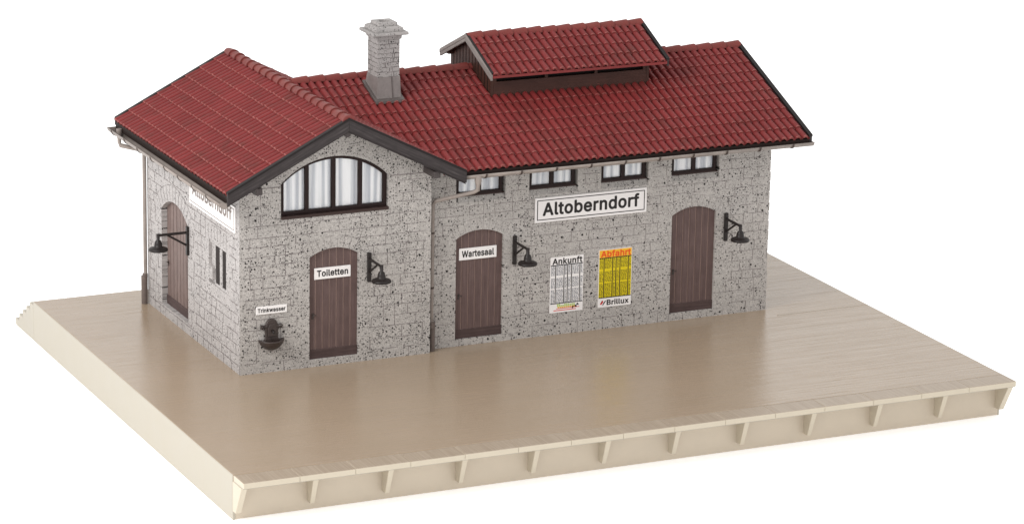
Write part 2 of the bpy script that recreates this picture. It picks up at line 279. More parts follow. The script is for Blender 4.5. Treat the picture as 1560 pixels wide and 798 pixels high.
def granite(name, base, dens, rows=True, dark=(26, 21, 22)):
    m = NT(name); co = m.co()
    w = m.n('ShaderNodeTexNoise'); w.inputs['Scale'].default_value = 16; w.inputs['Detail'].default_value = 2
    m.l(co, w.inputs['Vector'])
    va = m.n('ShaderNodeVectorMath', operation='SCALE'); va.inputs['Scale'].default_value = .035
    m.l(w.outputs['Color'], va.inputs[0])
    vb = m.n('ShaderNodeVectorMath', operation='ADD'); m.l(co, vb.inputs[0]); m.l(va.outputs[0], vb.inputs[1])
    wc = vb.outputs[0]
    big = m.noise(co, 1.3, 4, .6); mid = m.noise(co, 7, 4, .65); fine = m.noise(co, 45, 3, .7)
    lo = tuple(c * .91 for c in base[:3]) + (1,); hi = tuple(min(1, c * 1.09) for c in base[:3]) + (1,)
    c = m.mix(m.rampf(big, .3, .7), lo, hi)
    c = m.mix(m.math('MULTIPLY', m.rampf(mid, .35, .75), .35), c, tuple(x * .72 for x in base[:3]) + (1,))
    c = m.mix(m.math('MULTIPLY', m.rampf(fine, .5, .78), .55), c, tuple(min(1, x * 1.45) for x in base[:3]) + (1,))
    # grey mid specks, pale specks, then black grains of three sizes
    c = m.mix(m.math('MULTIPLY', spots(m, wc, 21, .12, .46, .26 * dens), .5), c, tuple(x * .45 for x in base[:3]) + (1,))
    c = m.mix(m.math('MULTIPLY', spots(m, wc, 27, .1, .45, .26), .5), c, tuple(min(1, x * 1.6) for x in base[:3]) + (1,))
    d = srgb(*dark)
    patch = m.rampf(m.noise(co, 1.1, 2), .38, .6, .45, 1.0)
    c = m.mix(m.math('MULTIPLY', spots(m, wc, 30, .2, .46, .22 * dens), m.math('MULTIPLY', patch, .65)), c, d)
    c = m.mix(m.math('MULTIPLY', spots(m, wc, 20, .18, .42, .15 * dens), m.math('MULTIPLY', patch, .97)), c, d)
    c = m.mix(m.math('MULTIPLY', spots(m, wc, 12.5, .12, .30, .085 * dens), .97), c, d)
    c = m.mix(spots(m, wc, 7.0, .10, .215, .05 * dens), c, d)
    m.base(c); m.rough(.62, .35)
    m.bump(m.math('ADD', m.math('MULTIPLY', mid, .8), m.math('MULTIPLY', fine, .5)), .35, .02)
    return m.m
def joint_mat(name, dark, amt):
    m = NT(name); co = m.co()
    a = m.rampf(m.noise(co, 5, 4, .7), .36, .6, .45, 1.0)
    m.base(m.mix(m.math('MULTIPLY', a, amt), srgb(160, 151, 150), dark)); m.rough(.7, .25)
    return m.m
def roof_mat(name, a, b, brown):
    m = NT(name); co = m.co()
    at = m.n('ShaderNodeAttribute', attribute_name='tile_tone')
    n1 = m.noise(co, .55, 4, .6); n2 = m.noise(co, 9, 4, .65); n3 = m.noise(co, 40, 3, .7)
    c = m.mix(m.rampf(n1, .3, .7), a, b)
    c = m.mix(m.math('MULTIPLY', m.math('MINIMUM', at.outputs['Fac'], 1.0), .4), c, tuple(x * .74 for x in a[:3]) + (1,))
    c = m.mix(m.math('MULTIPLY', m.rampf(m.noise(co, 1.7, 5, .7), .5, .74), .55), c, brown)
    c = m.mix(m.math('MULTIPLY', m.rampf(n2, .55, .8), .5), c, srgb(92, 52, 48))
    c = m.mix(m.math('MULTIPLY', m.rampf(n3, .62, .8), .45), c, srgb(176, 112, 106))
    c = m.mix(m.math('MULTIPLY', m.rampf(at.outputs['Fac'], 1.4, 1.6), m.rampf(n2, .35, .65, .25, .85)), c, srgb(158, 96, 91))   # pale tile lips: dry-brush wear plus highlights painted into the colour
    m.base(c); m.rough(m.rampf(n2, .3, .7, .42, .58), .20)
    m.bump(m.math('ADD', n2, m.math('MULTIPLY', n3, .6)), .25, .012)
    return m.m
def wood(name, a, b, light, along='x', sc=1.0, rough=.55, amt=.35):
    m = NT(name)
    k = {'x': (1.2, 22, 22), 'y': (22, 1.2, 22), 'z': (22, 22, 1.2)}[along]
    co = m.co(tuple(q * sc for q in k))
    n = m.noise(co, 1.0, 5, .65); n2 = m.noise(m.co(), 3.0, 3)
    c = m.mix(m.rampf(n, .3, .7), a, b)
    c = m.mix(m.math('MULTIPLY', m.rampf(n, .58, .78), amt), c, light)
    c = m.mix(m.math('MULTIPLY', m.rampf(n2, .4, .7), .3), c, tuple(x * .6 for x in a[:3]) + (1,))
    m.base(c); m.rough(rough, .2); m.bump(n, .4, .012)
    return m.m
def plain(name, c, rough=.5, spec=.5, var=.12, scale=6, bump=.08, metal=0):
    m = NT(name); co = m.co()
    n = m.noise(co, scale, 4, .65)
    m.base(m.mix(m.rampf(n, .3, .7), tuple(x * (1 - var) for x in c[:3]) + (1,), tuple(min(1, x * (1 + var)) for x in c[:3]) + (1,)))
    m.rough(m.rampf(n, .3, .7, max(.02, rough - .06), rough + .06), spec); m.b.inputs['Metallic'].default_value = metal
    if bump: m.bump(m.noise(co, scale * 5, 3), bump, .01)
    return m.m

G_BASE = (.420, .394, .374, 1)
M = {}
SPOT_DIM[0] = '2D'
M['granite'] = granite('grey speckled granite', G_BASE, 1.2)
M['granite_dense'] = granite('densely speckled granite', G_BASE, 1.6)
M['granite_pale'] = granite('pale speckled granite', (.40, .376, .368, 1), .8)
SPOT_DIM[0] = '3D'
M['granite_chimney'] = granite('chimney stone', (.30, .282, .275, 1), 1.7)
M['joint'] = joint_mat('faint mortar joint', srgb(62, 54, 54), .66)
M['joint_left'] = joint_mat('clear mortar joint', srgb(84, 75, 74), .95)
M['joint_chimney'] = joint_mat('chimney joint', srgb(52, 46, 46), 1.0)
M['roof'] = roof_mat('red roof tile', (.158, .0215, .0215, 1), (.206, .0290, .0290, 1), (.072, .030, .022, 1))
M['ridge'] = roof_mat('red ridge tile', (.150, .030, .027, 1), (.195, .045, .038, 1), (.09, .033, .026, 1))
M['board'] = wood('dark grey weathered board', srgb(44, 39, 40), srgb(66, 60, 60), srgb(116, 110, 110))
M['board_edge'] = plain('black board edge', srgb(30, 25, 25), .55, .2)
M['board_pale'] = wood('pale grey board', srgb(112, 104, 101), srgb(142, 134, 130), srgb(176, 168, 164))
M['fascia'] = plain('dark brown fascia', srgb(38, 29, 26), .6, .15)
M['beam'] = wood('dark beam', srgb(66, 60, 60), srgb(86, 79, 78), srgb(110, 104, 102), 'y')
M['door'] = wood('brown door planks', srgb(88, 71, 69), srgb(107, 88, 85), srgb(128, 109, 105), 'y', amt=.3)
M['door_groove'] = plain('pale rubbed groove', srgb(146, 122, 114), .6)
M['door_pale'] = wood('light brown door planks', srgb(104, 88, 84), srgb(126, 108, 103), srgb(152, 136, 130), 'y', amt=.35)
M['door_groove_dark'] = plain('dark groove', srgb(78, 60, 56), .6)
M['door_rail'] = wood('dark door rail', srgb(70, 56, 55), srgb(86, 70, 68), srgb(104, 88, 85), 'x', amt=.3)
M['frame'] = plain('dark brown window frame', srgb(40, 28, 27), .5, .15)
M['sill'] = plain('dark sill', srgb(58, 44, 41), .5, .2)
M['iron'] = plain('black iron', srgb(34, 28, 27), .42, .3, .2)
M['iron_rusty'] = plain('brown black cast iron', srgb(56, 46, 43), .42, .5, .25, 9, .2)
M['gutter'] = plain('grey zinc gutter', srgb(142, 132, 126), .5, .3, .18, 3)
M['gutter_band'] = plain('dark gutter bracket', srgb(74, 64, 60), .5, .2)
M['standpipe'] = plain('grey brown standpipe', srgb(104, 93, 88), .5, .25, .15, 4)
M['lead'] = plain('grey lead flashing', srgb(120, 113, 111), .5, .3, .2, 4)
M['lead_dark'] = plain('dark lead edge', srgb(84, 76, 74), .5)
M['lantern'] = wood('dark brown lantern boards', srgb(54, 33, 27), srgb(72, 44, 36), srgb(94, 62, 52), 'z', amt=.25)
M['lantern_front'] = wood('brown lantern cheek', srgb(60, 36, 30), srgb(70, 43, 36), srgb(84, 55, 46), 'x', amt=.25)
M['dark'] = plain('dark interior', srgb(24, 18, 17), .8, .2)
M['white'] = plain('white sign paint', srgb(232, 228, 227), .4, .4, .02, 4, .02)
M['black'] = plain('black print', srgb(32, 28, 28), .5, .3, .05, 4, 0)
M['greytext'] = plain('worn grey print', srgb(118, 108, 103), .5, .3, .08, 4, 0)
M['yellow'] = plain('yellow poster paper', srgb(216, 194, 22), .5, .3, .06, 9, 0)
M['amber'] = plain('amber heading', srgb(232, 176, 48), .5, .3, .03, 9, 0)
M['orange'] = plain('orange print', srgb(222, 84, 26), .5, .3, .03, 9, 0)
M['red'] = plain('red print', srgb(206, 40, 34), .5, .3, .03, 9, 0)
M['olive'] = plain('dark olive print', srgb(74, 70, 14), .5, .3, .05, 9, 0)
M['bluegrey'] = plain('blue grey print', srgb(76, 82, 96), .5, .3, .08, 9, 0)
M['green'] = plain('pale green print', srgb(178, 196, 120), .5, .3, .05, 9, 0)
M['gold'] = plain('golden print', srgb(226, 176, 70), .5, .3, .05, 9, 0)
M['slot'] = plain('dark window light', srgb(44, 38, 37), .6, .1)

def curtain_mat():
    m = NT('white pleated curtain'); co = m.co((1, .02, 1))
    sx = m.n('ShaderNodeSeparateXYZ'); m.l(m.tc.outputs['Object'], sx.inputs[0])
    n = m.noise(co, 3.0, 2, .6); n2 = m.noise(co, 16, 2)
    wv = m.math('SINE', m.math('ADD', m.math('MULTIPLY', sx.outputs[0], 27.0), m.math('MULTIPLY', n, 14.0)))
    f = m.math('ADD', m.math('MULTIPLY', wv, .35), m.math('MULTIPLY', n2, .6))
    c = m.mix(m.rampf(f, -.05, .6), srgb(192, 195, 202), srgb(251, 251, 252))
    m.base(c); m.rough(.6, .2); return m.m
M['curtain'] = curtain_mat()
def glass_mat():
    m = NT('clear window glass')
    m.t.nodes.remove(m.b)
    tr = m.n('ShaderNodeBsdfTransparent'); gl = m.n('ShaderNodeBsdfGlossy'); gl.inputs['Roughness'].default_value = .04
    fr = m.n('ShaderNodeFresnel'); fr.inputs['IOR'].default_value = 1.3
    mx = m.n('ShaderNodeMixShader'); m.l(fr.outputs[0], mx.inputs[0]); m.l(tr.outputs[0], mx.inputs[1]); m.l(gl.outputs[0], mx.inputs[2])
    m.l(mx.outputs[0], m.out.inputs[0]); return m.m
M['glass'] = glass_mat()

def deck_mat():
    m = NT('beige brushed platform top'); co = m.co()
    st = m.math('ADD', m.math('MULTIPLY', m.noise(m.co((.03, 11, 1)), 1.0, 2, .7), .5), m.math('MULTIPLY', m.noise(m.co((.8, 13, 1)), 1.0, 3, .7), .5))
    st2 = m.noise(m.co((.9, 70, 70)), 1.0, 3, .6)
    big = m.noise(m.co((.4, .8, 1)), 1.0, 3)
    c = m.mix(m.rampf(big, .3, .7), (.312, .238, .168, 1), (.328, .250, .178, 1))
    c = m.mix(m.math('MULTIPLY', m.rampf(st, .4, .62), .22), c, (.44, .35, .26, 1))
    c = m.mix(m.math('MULTIPLY', m.rampf(st2, .5, .75), .10), c, (.19, .14, .10, 1))
    m.base(c); m.rough(.12, .62); m.l(m.rampf(st, .36, .62, .05, 1.0), m.b.inputs['Specular IOR Level'])
    m.bump(m.math('ADD', st, m.math('MULTIPLY', st2, .3)), .45, .022)
    return m.m
M['deck'] = deck_mat()
def coping_mat():
    m = NT('beige coping top')
    st = m.noise(m.co((34, .5, 10)), 1.0, 4, .6)
    c = m.mix(m.rampf(st, .35, .7), (.29, .225, .165, 1), (.38, .31, .24, 1))
    m.base(c); m.rough(.35, .5); m.bump(st, .2, .01); return m.m
M['coping_top'] = coping_mat()
M['cream'] = plain('cream plastic', (.380, .346, .284, 1), .42, .4, .03, 1.5, .03)
M['cream_wall'] = plain('cream plastic wall', (.525, .452, .360, 1), .45, .4, .03, 1.5, .03)  # even, lighter cream base for the platform body

M['cream_rim'] = plain('cream plastic rim', (.50, .440, .345, 1), .42, .4, .03, 1.5, .03)

# ------------------------------------------------------------------ setting
def ground():
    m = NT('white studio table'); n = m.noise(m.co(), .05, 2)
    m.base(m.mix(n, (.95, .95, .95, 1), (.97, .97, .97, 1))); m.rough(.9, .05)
    m.b.inputs['Emission Color'].default_value = (1, 1, 1, 1); m.b.inputs['Emission Strength'].default_value = .43   # glow added to the table to wash out contact shadows
    b = MB(); b.quad([(-400, -300, -HP - .012), (400, -300, -HP - .012), (400, 500, -HP - .012), (-400, 500, -HP - .012)])
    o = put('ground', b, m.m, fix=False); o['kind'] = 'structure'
ground()

# ------------------------------------------------------------------ platform
PM = Matrix.Translation(((XL + XR) / 2, 0, -HP))
plat = empty('station_platform', PM, 'cream plastic platform with glossy beige deck carrying the stone station', 'platform')
b = MB()
dk0, dk1 = YP + .62, YB
b.box((XL + .0, dk0, -.16), (XR, dk1, 0))
put('deck', b, M['deck'], I4, plat, .012, 2)
b = MB()                                           # seams let into the deck, as the moulding shows
b.box((L + .05, -.32, 0.0), (XR - .01, -.285, .003)); 
put('deck_seam', b, M['coping_top'], I4, plat)
# front coping of long slabs
cop = MB()
n = 15; sl = (XR - XL) / n
for i in range(n):
    cop.box((XL + i*sl + (.0025 if i else 0), YP, -TC), (XL + (i+1)*sl - (.0025 if i < n - 1 else 0), YP + .60, .004 + random.uniform(-.003, .003)))
co_ = put('coping', cop, [M['coping_top'], M['cream_rim']], I4, plat, .014, 3)
for p in co_.data.polygons:
    if p.normal.z < .6: p.material_index = 1
b = MB(); b.box((XL + .002, YP + .03, -.15), (XR - .002, YP + .64, -.012)); put('coping_bed', b, M['cream'], I4, plat)
b = MB()                                           # body: outer walls, left side plain, back falling in steps
yw = YP + OV
b.box((XL + .001, yw, -HP), (XR - .001, YB - .02, -.162))
put('platform_wall', b, M['cream_wall'], I4, plat, .03, 2)
b = MB()
b.box((XL - .012, yw - .02, -HP + .002), (XL + .05, YB, -.010)); 
put('side_wall', b, M['cream'], I4, plat, .012, 2)
b = MB()
b.box((XR - .05, yw - .003, -HP + .002), (XR + .004, YB, -.010)); put('side_wall', b, M['cream'], I4, plat, .01)
st = MB(); nst = 5; dy = (9.5 - YB) / nst; dz = .96 / nst
for i in range(nst):
    st.box((XL - .012, YB - .001 if i == 0 else YB + i*dy - .03, -HP + .002 + .0005*i), (XR, YB + (i+1)*dy, -.10 - i*dz))
put('step', st, M['cream'], I4, plat, .012)
for i in range(12):
    x = XL + i * (XR - XL) / 11
    x0, x1 = (x - .012, x + .13) if i == 0 else (x - .14, x + .004) if i == 11 else (x - .07, x + .07)
    br = MB()
    prof = [(yw + .01, -.86), (yw - .19, -.86), (YP + (.10 if i in (0, 11) else .23), -.15), (yw + .01, -.15)]
    tp = lambda z: (0 if i in (0, 11) else .018) * (1 if z < -.5 else 0)
    vs = [(x0 + tp(z), q, z) for q, z in prof] + [(x1 - tp(z), q, z) for q, z in prof]
    br.add(vs, [(0,1,2,3), (7,6,5,4), (0,4,5,1), (1,5,6,2), (2,6,7,3), (3,7,4,0)])
    put('bracket', br, M['cream_rim'], I4, plat, .008)

# ------------------------------------------------------------------ building
BM = Matrix.Translation((L / 2, D / 2, 0))
bld = empty('station_building', BM, 'grey granite railway station with red tiled roofs, brown doors and chimney', 'building')

def arch(x0, x1, zb, zs, za, n=18, grow=0.0):
    """closed outline of an opening with a segmental head"""
    x0 -= grow; x1 += grow; za += grow; 
    h = (x1 - x0) / 2; s = za - zs; r = (h*h + s*s) / (2*s); cx = (x0 + x1) / 2; cz = za - r
    a = math.asin(min(1, h / r))
    P = [(x0, zb), (x1, zb)]
    for i in range(n + 1):
        q = a - 2*a*i/n
        P.append((cx + r*math.sin(q), cz + r*math.cos(q)))
    return P
def arch_z(x, x0, x1, zs, za):
    h = (x1 - x0) / 2; s = za - zs; r = (h*h + s*s) / (2*s); cx = (x0 + x1) / 2
    return za - r + math.sqrt(max(0, r*r - (x - cx)**2))
def inside(P, x, z):
    c = False; j = len(P) - 1
    for i in range(len(P)):
        if (P[i][1] > z) != (P[j][1] > z) and x < (P[j][0]-P[i][0])*(z-P[i][1])/(P[j][1]-P[i][1]) + P[i][0]: c = not c
        j = i
    return c

def masonry(mb, outline, blocks, zmax, u0, u1, arches=(), row=.27, mi=1, lw=.011, drop=.2, seed=1):
    """thin mortar joints of irregular coursed stone, kept off openings"""
    rnd = random.Random(seed)
    def ok(x, z): return inside(outline, x, z) and not any(inside(P, x, z) for P in blocks)
    def line(p, q, dropv=drop):
        d = Vector((q[0]-p[0], q[1]-p[1])); ln = d.length
        if ln < .02: return
        k = max(1, int(ln / .14)); nrm = Vector((-d.y, d.x)).normalized(); pj = 0
        for i in range(k):
            a, c = i / k, (i + 1) / k
            A = Vector(p) + d * a + nrm * pj; pj = rnd.uniform(-.006, .006); B = Vector(p) + d * c + nrm * pj
            mm = (A + B) / 2
            if rnd.random() < dropv or not ok(mm.x, mm.y) or not ok(A.x, A.y) or not ok(B.x, B.y): continue
            w = lw * rnd.uniform(.55, 1.1); o = nrm * w / 2
            mb.add([(A.x-o.x, A.y-o.y, .0035), (B.x-o.x, B.y-o.y, .0035), (B.x+o.x, B.y+o.y, .0035), (A.x+o.x, A.y+o.y, .0035)], [(0,1,2,3)], mi)
    z = .0; zs = []
    while z < zmax:
        h = row * rnd.uniform(.82, 1.2); zs.append((z, z + h)); z += h
    for a, c in zs:
        if a > .02: line((u0, a), (u1, a))
        x = u0 + rnd.uniform(.2, .6)
        while x < u1:
            line((x, a), (x + rnd.uniform(-.015, .015), c), drop * .8); x += rnd.choice((.32, .42, .5, .62, .78)) * rnd.uniform(.85, 1.15)
    return line

def voussoirs(line_mb, x0, x1, zs, za, g, nv, mi, lw=.011, seed=3):
    rnd = random.Random(seed)
    h = (x1 - x0)/2; s = za - zs; r = (h*h + s*s)/(2*s); cx = (x0+x1)/2; cz = za - r; a = math.asin(min(1, h/r))
    def q4(p, q, w):
        d = Vector(q) - Vector(p); nr = Vector((-d.y, d.x)).normalized() * w / 2
        A, B = Vector(p), Vector(q)
        line_mb.add([(A.x-nr.x, A.y-nr.y, .0035), (B.x-nr.x, B.y-nr.y, .0035), (B.x+nr.x, B.y+nr.y, .0035), (A.x+nr.x, A.y+nr.y, .0035)], [(0,1,2,3)], mi)
    pt = lambda t, rr: (cx + rr*math.sin(t), cz + rr*math.cos(t))
    for i in range(nv + 1):
        t = -a + 2*a*i/nv
        q4(pt(t, r + .02), pt(t, r + g), lw * rnd.uniform(.7, 1.1))
        if i < nv:
            m_ = 4
            for k in range(m_):
                t0 = t + 2*a/nv*k/m_; t1 = t + 2*a/nv*(k+1)/m_
                if rnd.random() > .15: q4(pt(t0, r + g), pt(t1, r + g), lw * rnd.uniform(.6, 1))

T = .2
# --- openings
front_door = (1.80, 3.08, .18, 2.76, 2.96)
big_win = (1.06, 3.85, 3.84, 4.66, 5.24)
main_doors = [(5.80, 7.09, .17, 2.76, 2.95), (11.80, 13.07, .19, 2.78, 2.97)]
small_wins = [(5.78, 7.12), (7.77, 9.11), (9.76, 11.09), (11.75, 13.11)]
left_door = (-5.70, -3.66, .30, 2.82, 3.16)      # u = -y
left_door = (-5.62, -3.66, .28, 2.80, 3.16)
left_slot = (-2.14, -.93, 1.80, 2.90)

# --- wing front wall
zc = ZE - KW * XE * -1
def zw(x): return ZA - KW * abs(x - W/2)
out = [(.004, 0), (W, 0), (W, zw(W) - .16), (W/2, ZA - .16), (.004, zw(0) - .16)]
holes = [arch(*front_door), arch(*big_win)]
wb = MB(); mesh_to_mb(plate([out] + holes, T), wb)
rect = lambda a, c, e, f: [(a, e), (c, e), (c, f), (a, f)]
blk = [arch(*front_door, grow=.30), arch(*big_win, grow=.22)]
masonry(wb, out, blk, 4.62, 0, W, seed=11, drop=.10, lw=.0155, row=.26)
voussoirs(wb, *front_door[:2], *front_door[3:], .30, 9, 1, .008)
def course(mb, segs, mi=1, lw=.016):
    for x0, x1, z in segs: mb.add([(x0, z - lw/2, .0036), (x1, z - lw/2, .0036), (x1, z + lw/2, .0036), (x0, z + lw/2, .0036)], [(0,1,2,3)], mi)
course(wb, [(0.02, 1.05, 4.60), (3.9, 4.98, 4.62)], lw=.024)
put('wall', wb, [M['granite_dense'], M['joint']], on_front(0, 0, 0), bld, fix=False)
# --- long front wall
zt = ZM + KM * (R - YE) - .14
out = [(W - .0, 0), (L, 0), (L, zt), (W - .0, zt)]
holes = [arch(*d) for d in main_doors] + [rect(a, c, 3.68, 4.34) for a, c in small_wins]
wb = MB(); mesh_to_mb(plate([out] + holes, T), wb)
blk = [arch(*d, grow=.30) for d in main_doors] + [rect(a - .06, c + .06, 3.60, 4.5) for a, c in small_wins]
masonry(wb, out, blk, 4.4, W, L, seed=23, drop=.14, lw=.0145, row=.26)
for d in main_doors: voussoirs(wb, *d[:2], *d[3:], .30, 9, 1, .008, int(d[0]))
for d in main_doors:                                # jamb stones, alternately long and short
    z = d[2]
    for i, h in enumerate((.42, .5, .36, .46, .34, .4)):
        for sx, xx in ((-1, d[0]), (1, d[1])):
            ln = .42 if i % 2 else .24
            course(wb, [(min(xx, xx + sx*ln), max(xx, xx + sx*ln), z)], lw=.008)
        z += h
put('wall', wb, [M['granite'], M['joint']], on_front(0, 0, R), bld, fix=False)
# --- left wall of the wing
out = [(-D, 0), (-T - .001, 0), (-T - .001, zw(0) - .17), (-D, zw(0) - .17)]
out = [(-D, 0), (-.003, 0), (-.003, zw(0) - .2), (-D, zw(0) - .2)]
holes = [arch(*left_door), rect(*left_slot)]
wb = MB()
me = plate([out] + holes, T)
for v in me.vertices:                               # mitre behind the front wall's end
    if v.co.x > -.01 and v.co.z < -.1: v.co.x = -T - .003
mesh_to_mb(me, wb)
blk = [arch(*left_door, grow=.42), rect(left_slot[0] - .16, left_slot[1] + .14, left_slot[2] - .1, left_slot[3] + .36)]
masonry(wb, out, blk, 4.6, -D, -.0, seed=31, drop=.05, row=.27, lw=.018)
voussoirs(wb, *left_door[:2], *left_door[3:], .42, 11, 1, .016)
voussoirs(wb, left_slot[0], left_slot[1], 2.90, 2.94, .36, 6, 1, .014)
z = left_door[2]
for i, h in enumerate((.42, .5, .36, .46, .34, .4)):
    for sx, xx in ((-1, left_door[0]), (1, left_door[1])):
        ln = .44 if i % 2 else .26
        course(wb, [(min(xx, xx + sx*ln), max(xx, xx + sx*ln), z)], lw=.014)
        wb.box((xx + sx*ln - .006, z, -.01), (xx + sx*ln + .006, z + h, .0034), 1)
    z += h
put('wall', wb, [M['granite_pale'], M['joint_left']], on_left(0, 0, 0), bld, fix=False)
# --- wing right return, long right end with gable, back walls
wb = MB(); wb.prism([(0, 0), (R + .02, 0), (R + .02, zw(W) - .2), (0, zw(W) - .2)], -T, 0)
put('wall', wb, [M['granite']], frame((W - .003, T + .002, 0), (0, 1, 0), (0, 0, 1)), bld)
zm = lambda y: ZR - KM * abs(y - YM)
out = [(R, 0), (D - R, 0), (D - R, zm(D - R) - .14), (YM, ZR - .14), (R, zm(R) - .14)]
wb = MB(); wb.prism([(x + (T + .002 if x == R else 0), z) for x, z in out], -T, 0)
z = 0; i = 0
while z < 4.7:                                      # corner stones standing a little proud
    h = .27 * random.uniform(.9, 1.1)
    wb.box((R + .003, z + .012, -.02), (R + (.5 if i % 2 else .3), z + h - .012, .022 + random.uniform(-.008, .012))); z += h; i += 1
put('wall', wb, [M['granite']], frame((L - .002, 0, 0), (0, 1, 0), (0, 0, 1)), bld)
wb = MB(); wb.prism([(-W, 0), (-.003, 0), (-.003, zw(0) - .2), (-W/2, ZA - .2), (-W, zw(W) - .2)], -T, 0)
put('wall', wb, [M['granite']], frame((0, D + .003, 0), (-1, 0, 0), (0, 0, 1)), bld)
wb = MB(); wb.prism([(-L, 0), (-W, 0), (-W, zt), (-L, zt)], -T, 0)
put('wall', wb, [M['granite']], frame((0, D - R, 0), (-1, 0, 0), (0, 0, 1)), bld)

# --- doors
def door(M0, d, mats, w=-.11, leafgap=.0, npl=7, handle_side=-1, rail=True, two=False):
    x0, x1, zb, zs, za = d
    leaf = MB()
    back = arch(x0 - .02, x1 + .02, zb - .02, zs, za + .02)
    leaf.prism(back, w - .08, w - .012, 1)
    pw = (x1 - x0) / npl
    for i in range(npl):
        a = x0 + i*pw + .013; c = x0 + (i+1)*pw - .013
        P = [(a, zb), (c, zb)] + [(c - (c-a)*k/4, arch_z(c - (c-a)*k/4, x0, x1, zs, za + .015)) for k in range(5)]
        leaf.prism(P, w - .02, w + random.uniform(-.003, .003), 0)
    o = put('door', leaf, mats, M0, bld)
    if rail:
        rb = MB(); rb.box((x0 - .015, zb - .01, w - .01), (x1 + .015, zb + .23, w + .022))
        put('bottom_rail', rb, M['door_rail'], M0, o, .006)
    hb = MB()
    hx = x0 + .11 if handle_side < 0 else x1 - .11
    zc_ = zb + 1.08
    hb.box((hx - .024, zc_ - .07, w), (hx + .024, zc_ + .08, w + .012))
    hb.tube([(hx, zc_ + .03, w + .01), (hx, zc_ + .03, w + .045), (hx + .085 * (1 if handle_side < 0 else -1), zc_ + .03, w + .045)], .012, 8)
    put('handle', hb, M['iron_rusty'], M0, o)
    return o
MF = on_front(0, 0, 0); MR = on_front(0, 0, R); ML = on_left(0, 0, 0)
door(MF, front_door, [M['door'], M['door_groove']], -.075)
for d in main_doors: door(MR, d, [M['door'], M['door_groove']], -.075)
dl = door(ML, left_door, [M['door_pale'], M['door_groove_dark']], -.15, npl=8)
dl['label'] = 'lighter brown plank door'
# stone thresholds under the doors
for M0, d in ((MF, front_door), (MR, main_doors[0]), (MR, main_doors[1]), (ML, left_door)):
    sb = MB(); sb.box((d[0] + .003, d[2] - .10, -.19), (d[1] - .003, d[2] - .003, -.004)); put('threshold', sb, M['granite_pale'] if M0 is ML else M['granite'], M0, bld)

# --- windows
def curtain(x0, x1, zb, topf, w, seed):
    rnd = random.Random(seed); c = MB(); n = max(24, int((x1 - x0) * 60)); ph = rnd.uniform(0, 6)
    xs = [x0 + (x1 - x0)*i/n for i in range(n + 1)]
    amp = lambda x: .011 * (math.sin(x*31 + ph) + .6*math.sin(x*53 + 2*ph))
    vs = []
    for x in xs: vs += [(x, zb, w + amp(x)), (x, topf(x), w + amp(x)*.8)]
    c.add(vs, [(2*i, 2*i+2, 2*i+3, 2*i+1) for i in range(n)], 0, True)
    return c
def small_window(M0, x0, x1, z0, z1, w=-.085, seed=1):
    fb = MB(); t = .085; mid = (x0 + x1) / 2
    fb.box((x0, z0, w - .05), (x1, z0 + t, w + .012)); fb.box((x0, z1 - t, w - .05), (x1, z1, w + .012))
    fb.box((x0, z0 + t, w - .05), (x0 + t, z1 - t, w + .01)); fb.box((x1 - t, z0 + t, w - .05), (x1, z1 - t, w + .01))
    fb.box((mid - .055, z0 + t, w - .05), (mid + .055, z1 - t, w + .016))
    o = put('window', fb, M['frame'], M0, bld, .006)
    put('curtain', curtain(x0 + .03, x1 - .03, z0 + .03, lambda x: z1 - .03, w - .055, seed), M['curtain'], M0, o, fix=False)
    gb = MB(); gb.box((x0 + t, z0 + t, w - .03), (x1 - t, z1 - t, w - .025)); put('pane', gb, M['glass'], M0, o)
    return o
for i, (a, c) in enumerate(small_wins):
    o = small_window(MR, a + .02, c - .05, 3.835, 4.33, seed=40 + i)
    sb = MB(); a_, c_ = a + .002, c - .002
    sb.add([(a_, 3.682, -.002), (c_, 3.682, -.002), (c_, 3.825, -.095), (a_, 3.825, -.095), (a_, 3.682, -.19), (c_, 3.682, -.19), (c_, 3.825, -.19), (a_, 3.825, -.19)],
           [(0,1,2,3), (4,7,6,5), (0,4,5,1), (3,2,6,7), (0,3,7,4), (1,5,6,2)])
    put('sill', sb, M['granite'], MR, o)
    s2 = MB(); s2.box((a + .012, 3.815, -.13), (c - .012, 3.85, -.055)); put('sill', s2, M['sill'], MR, o)
def arched_window(M0, d, w=-.10):
    x0, x1, zb, zs, za = d
    fb = MB(); t = .10
    x0 += .006; x1 -= .006; zb += .006; za -= .006
    outer = arch(x0, x1, zb, zs, za, 24); inner = arch(x0 + t, x1 - t, zb + t, zs, za - t*.8, 24)
    n = len(outer)
    vs = [(x, z, w + .01) for x, z in outer] + [(x, z, w + .01) for x, z in inner] + [(x, z, w - .06) for x, z in outer] + [(x, z, w - .06) for x, z in inner]
    fs = []
    for i in range(n):
        j = (i + 1) % n
        fs += [(i, j, n+j, n+i), (n+i, n+j, 3*n+j, 3*n+i), (i, 2*n+i, 2*n+j, j), (2*n+i, 3*n+i, 3*n+j, 2*n+j)]
    fb.add(vs, fs)
    for k in (1, 2, 3):
        x = x0 + .0 + (x1 - x0) * k / 4
        fb.box((x - .05, zb + t*.8, w - .05), (x + .05, arch_z(x, x0, x1, zs, za) - .04, w + .022))
    o = put('window', fb, M['frame'], M0, bld)
    put('curtain', curtain(x0 + .04, x1 - .04, zb + .04, lambda x: arch_z(x, x0, x1, zs, za) - .04, w - .065, 5), M['curtain'], M0, o, fix=False)
    gb = MB(); gb.prism(arch(x0 + .05, x1 - .05, zb + .05, zs, za - .05, 24), w - .035, w - .03); put('pane', gb, M['glass'], M0, o)
    sb = MB(); sb.box((d[0] + .002, d[2] - .055, -.1), (d[1] + .01, d[2] + .02, .03)); put('sill', sb, M['sill'], M0, o, .006)
    return o
arched_window(MF, big_win)
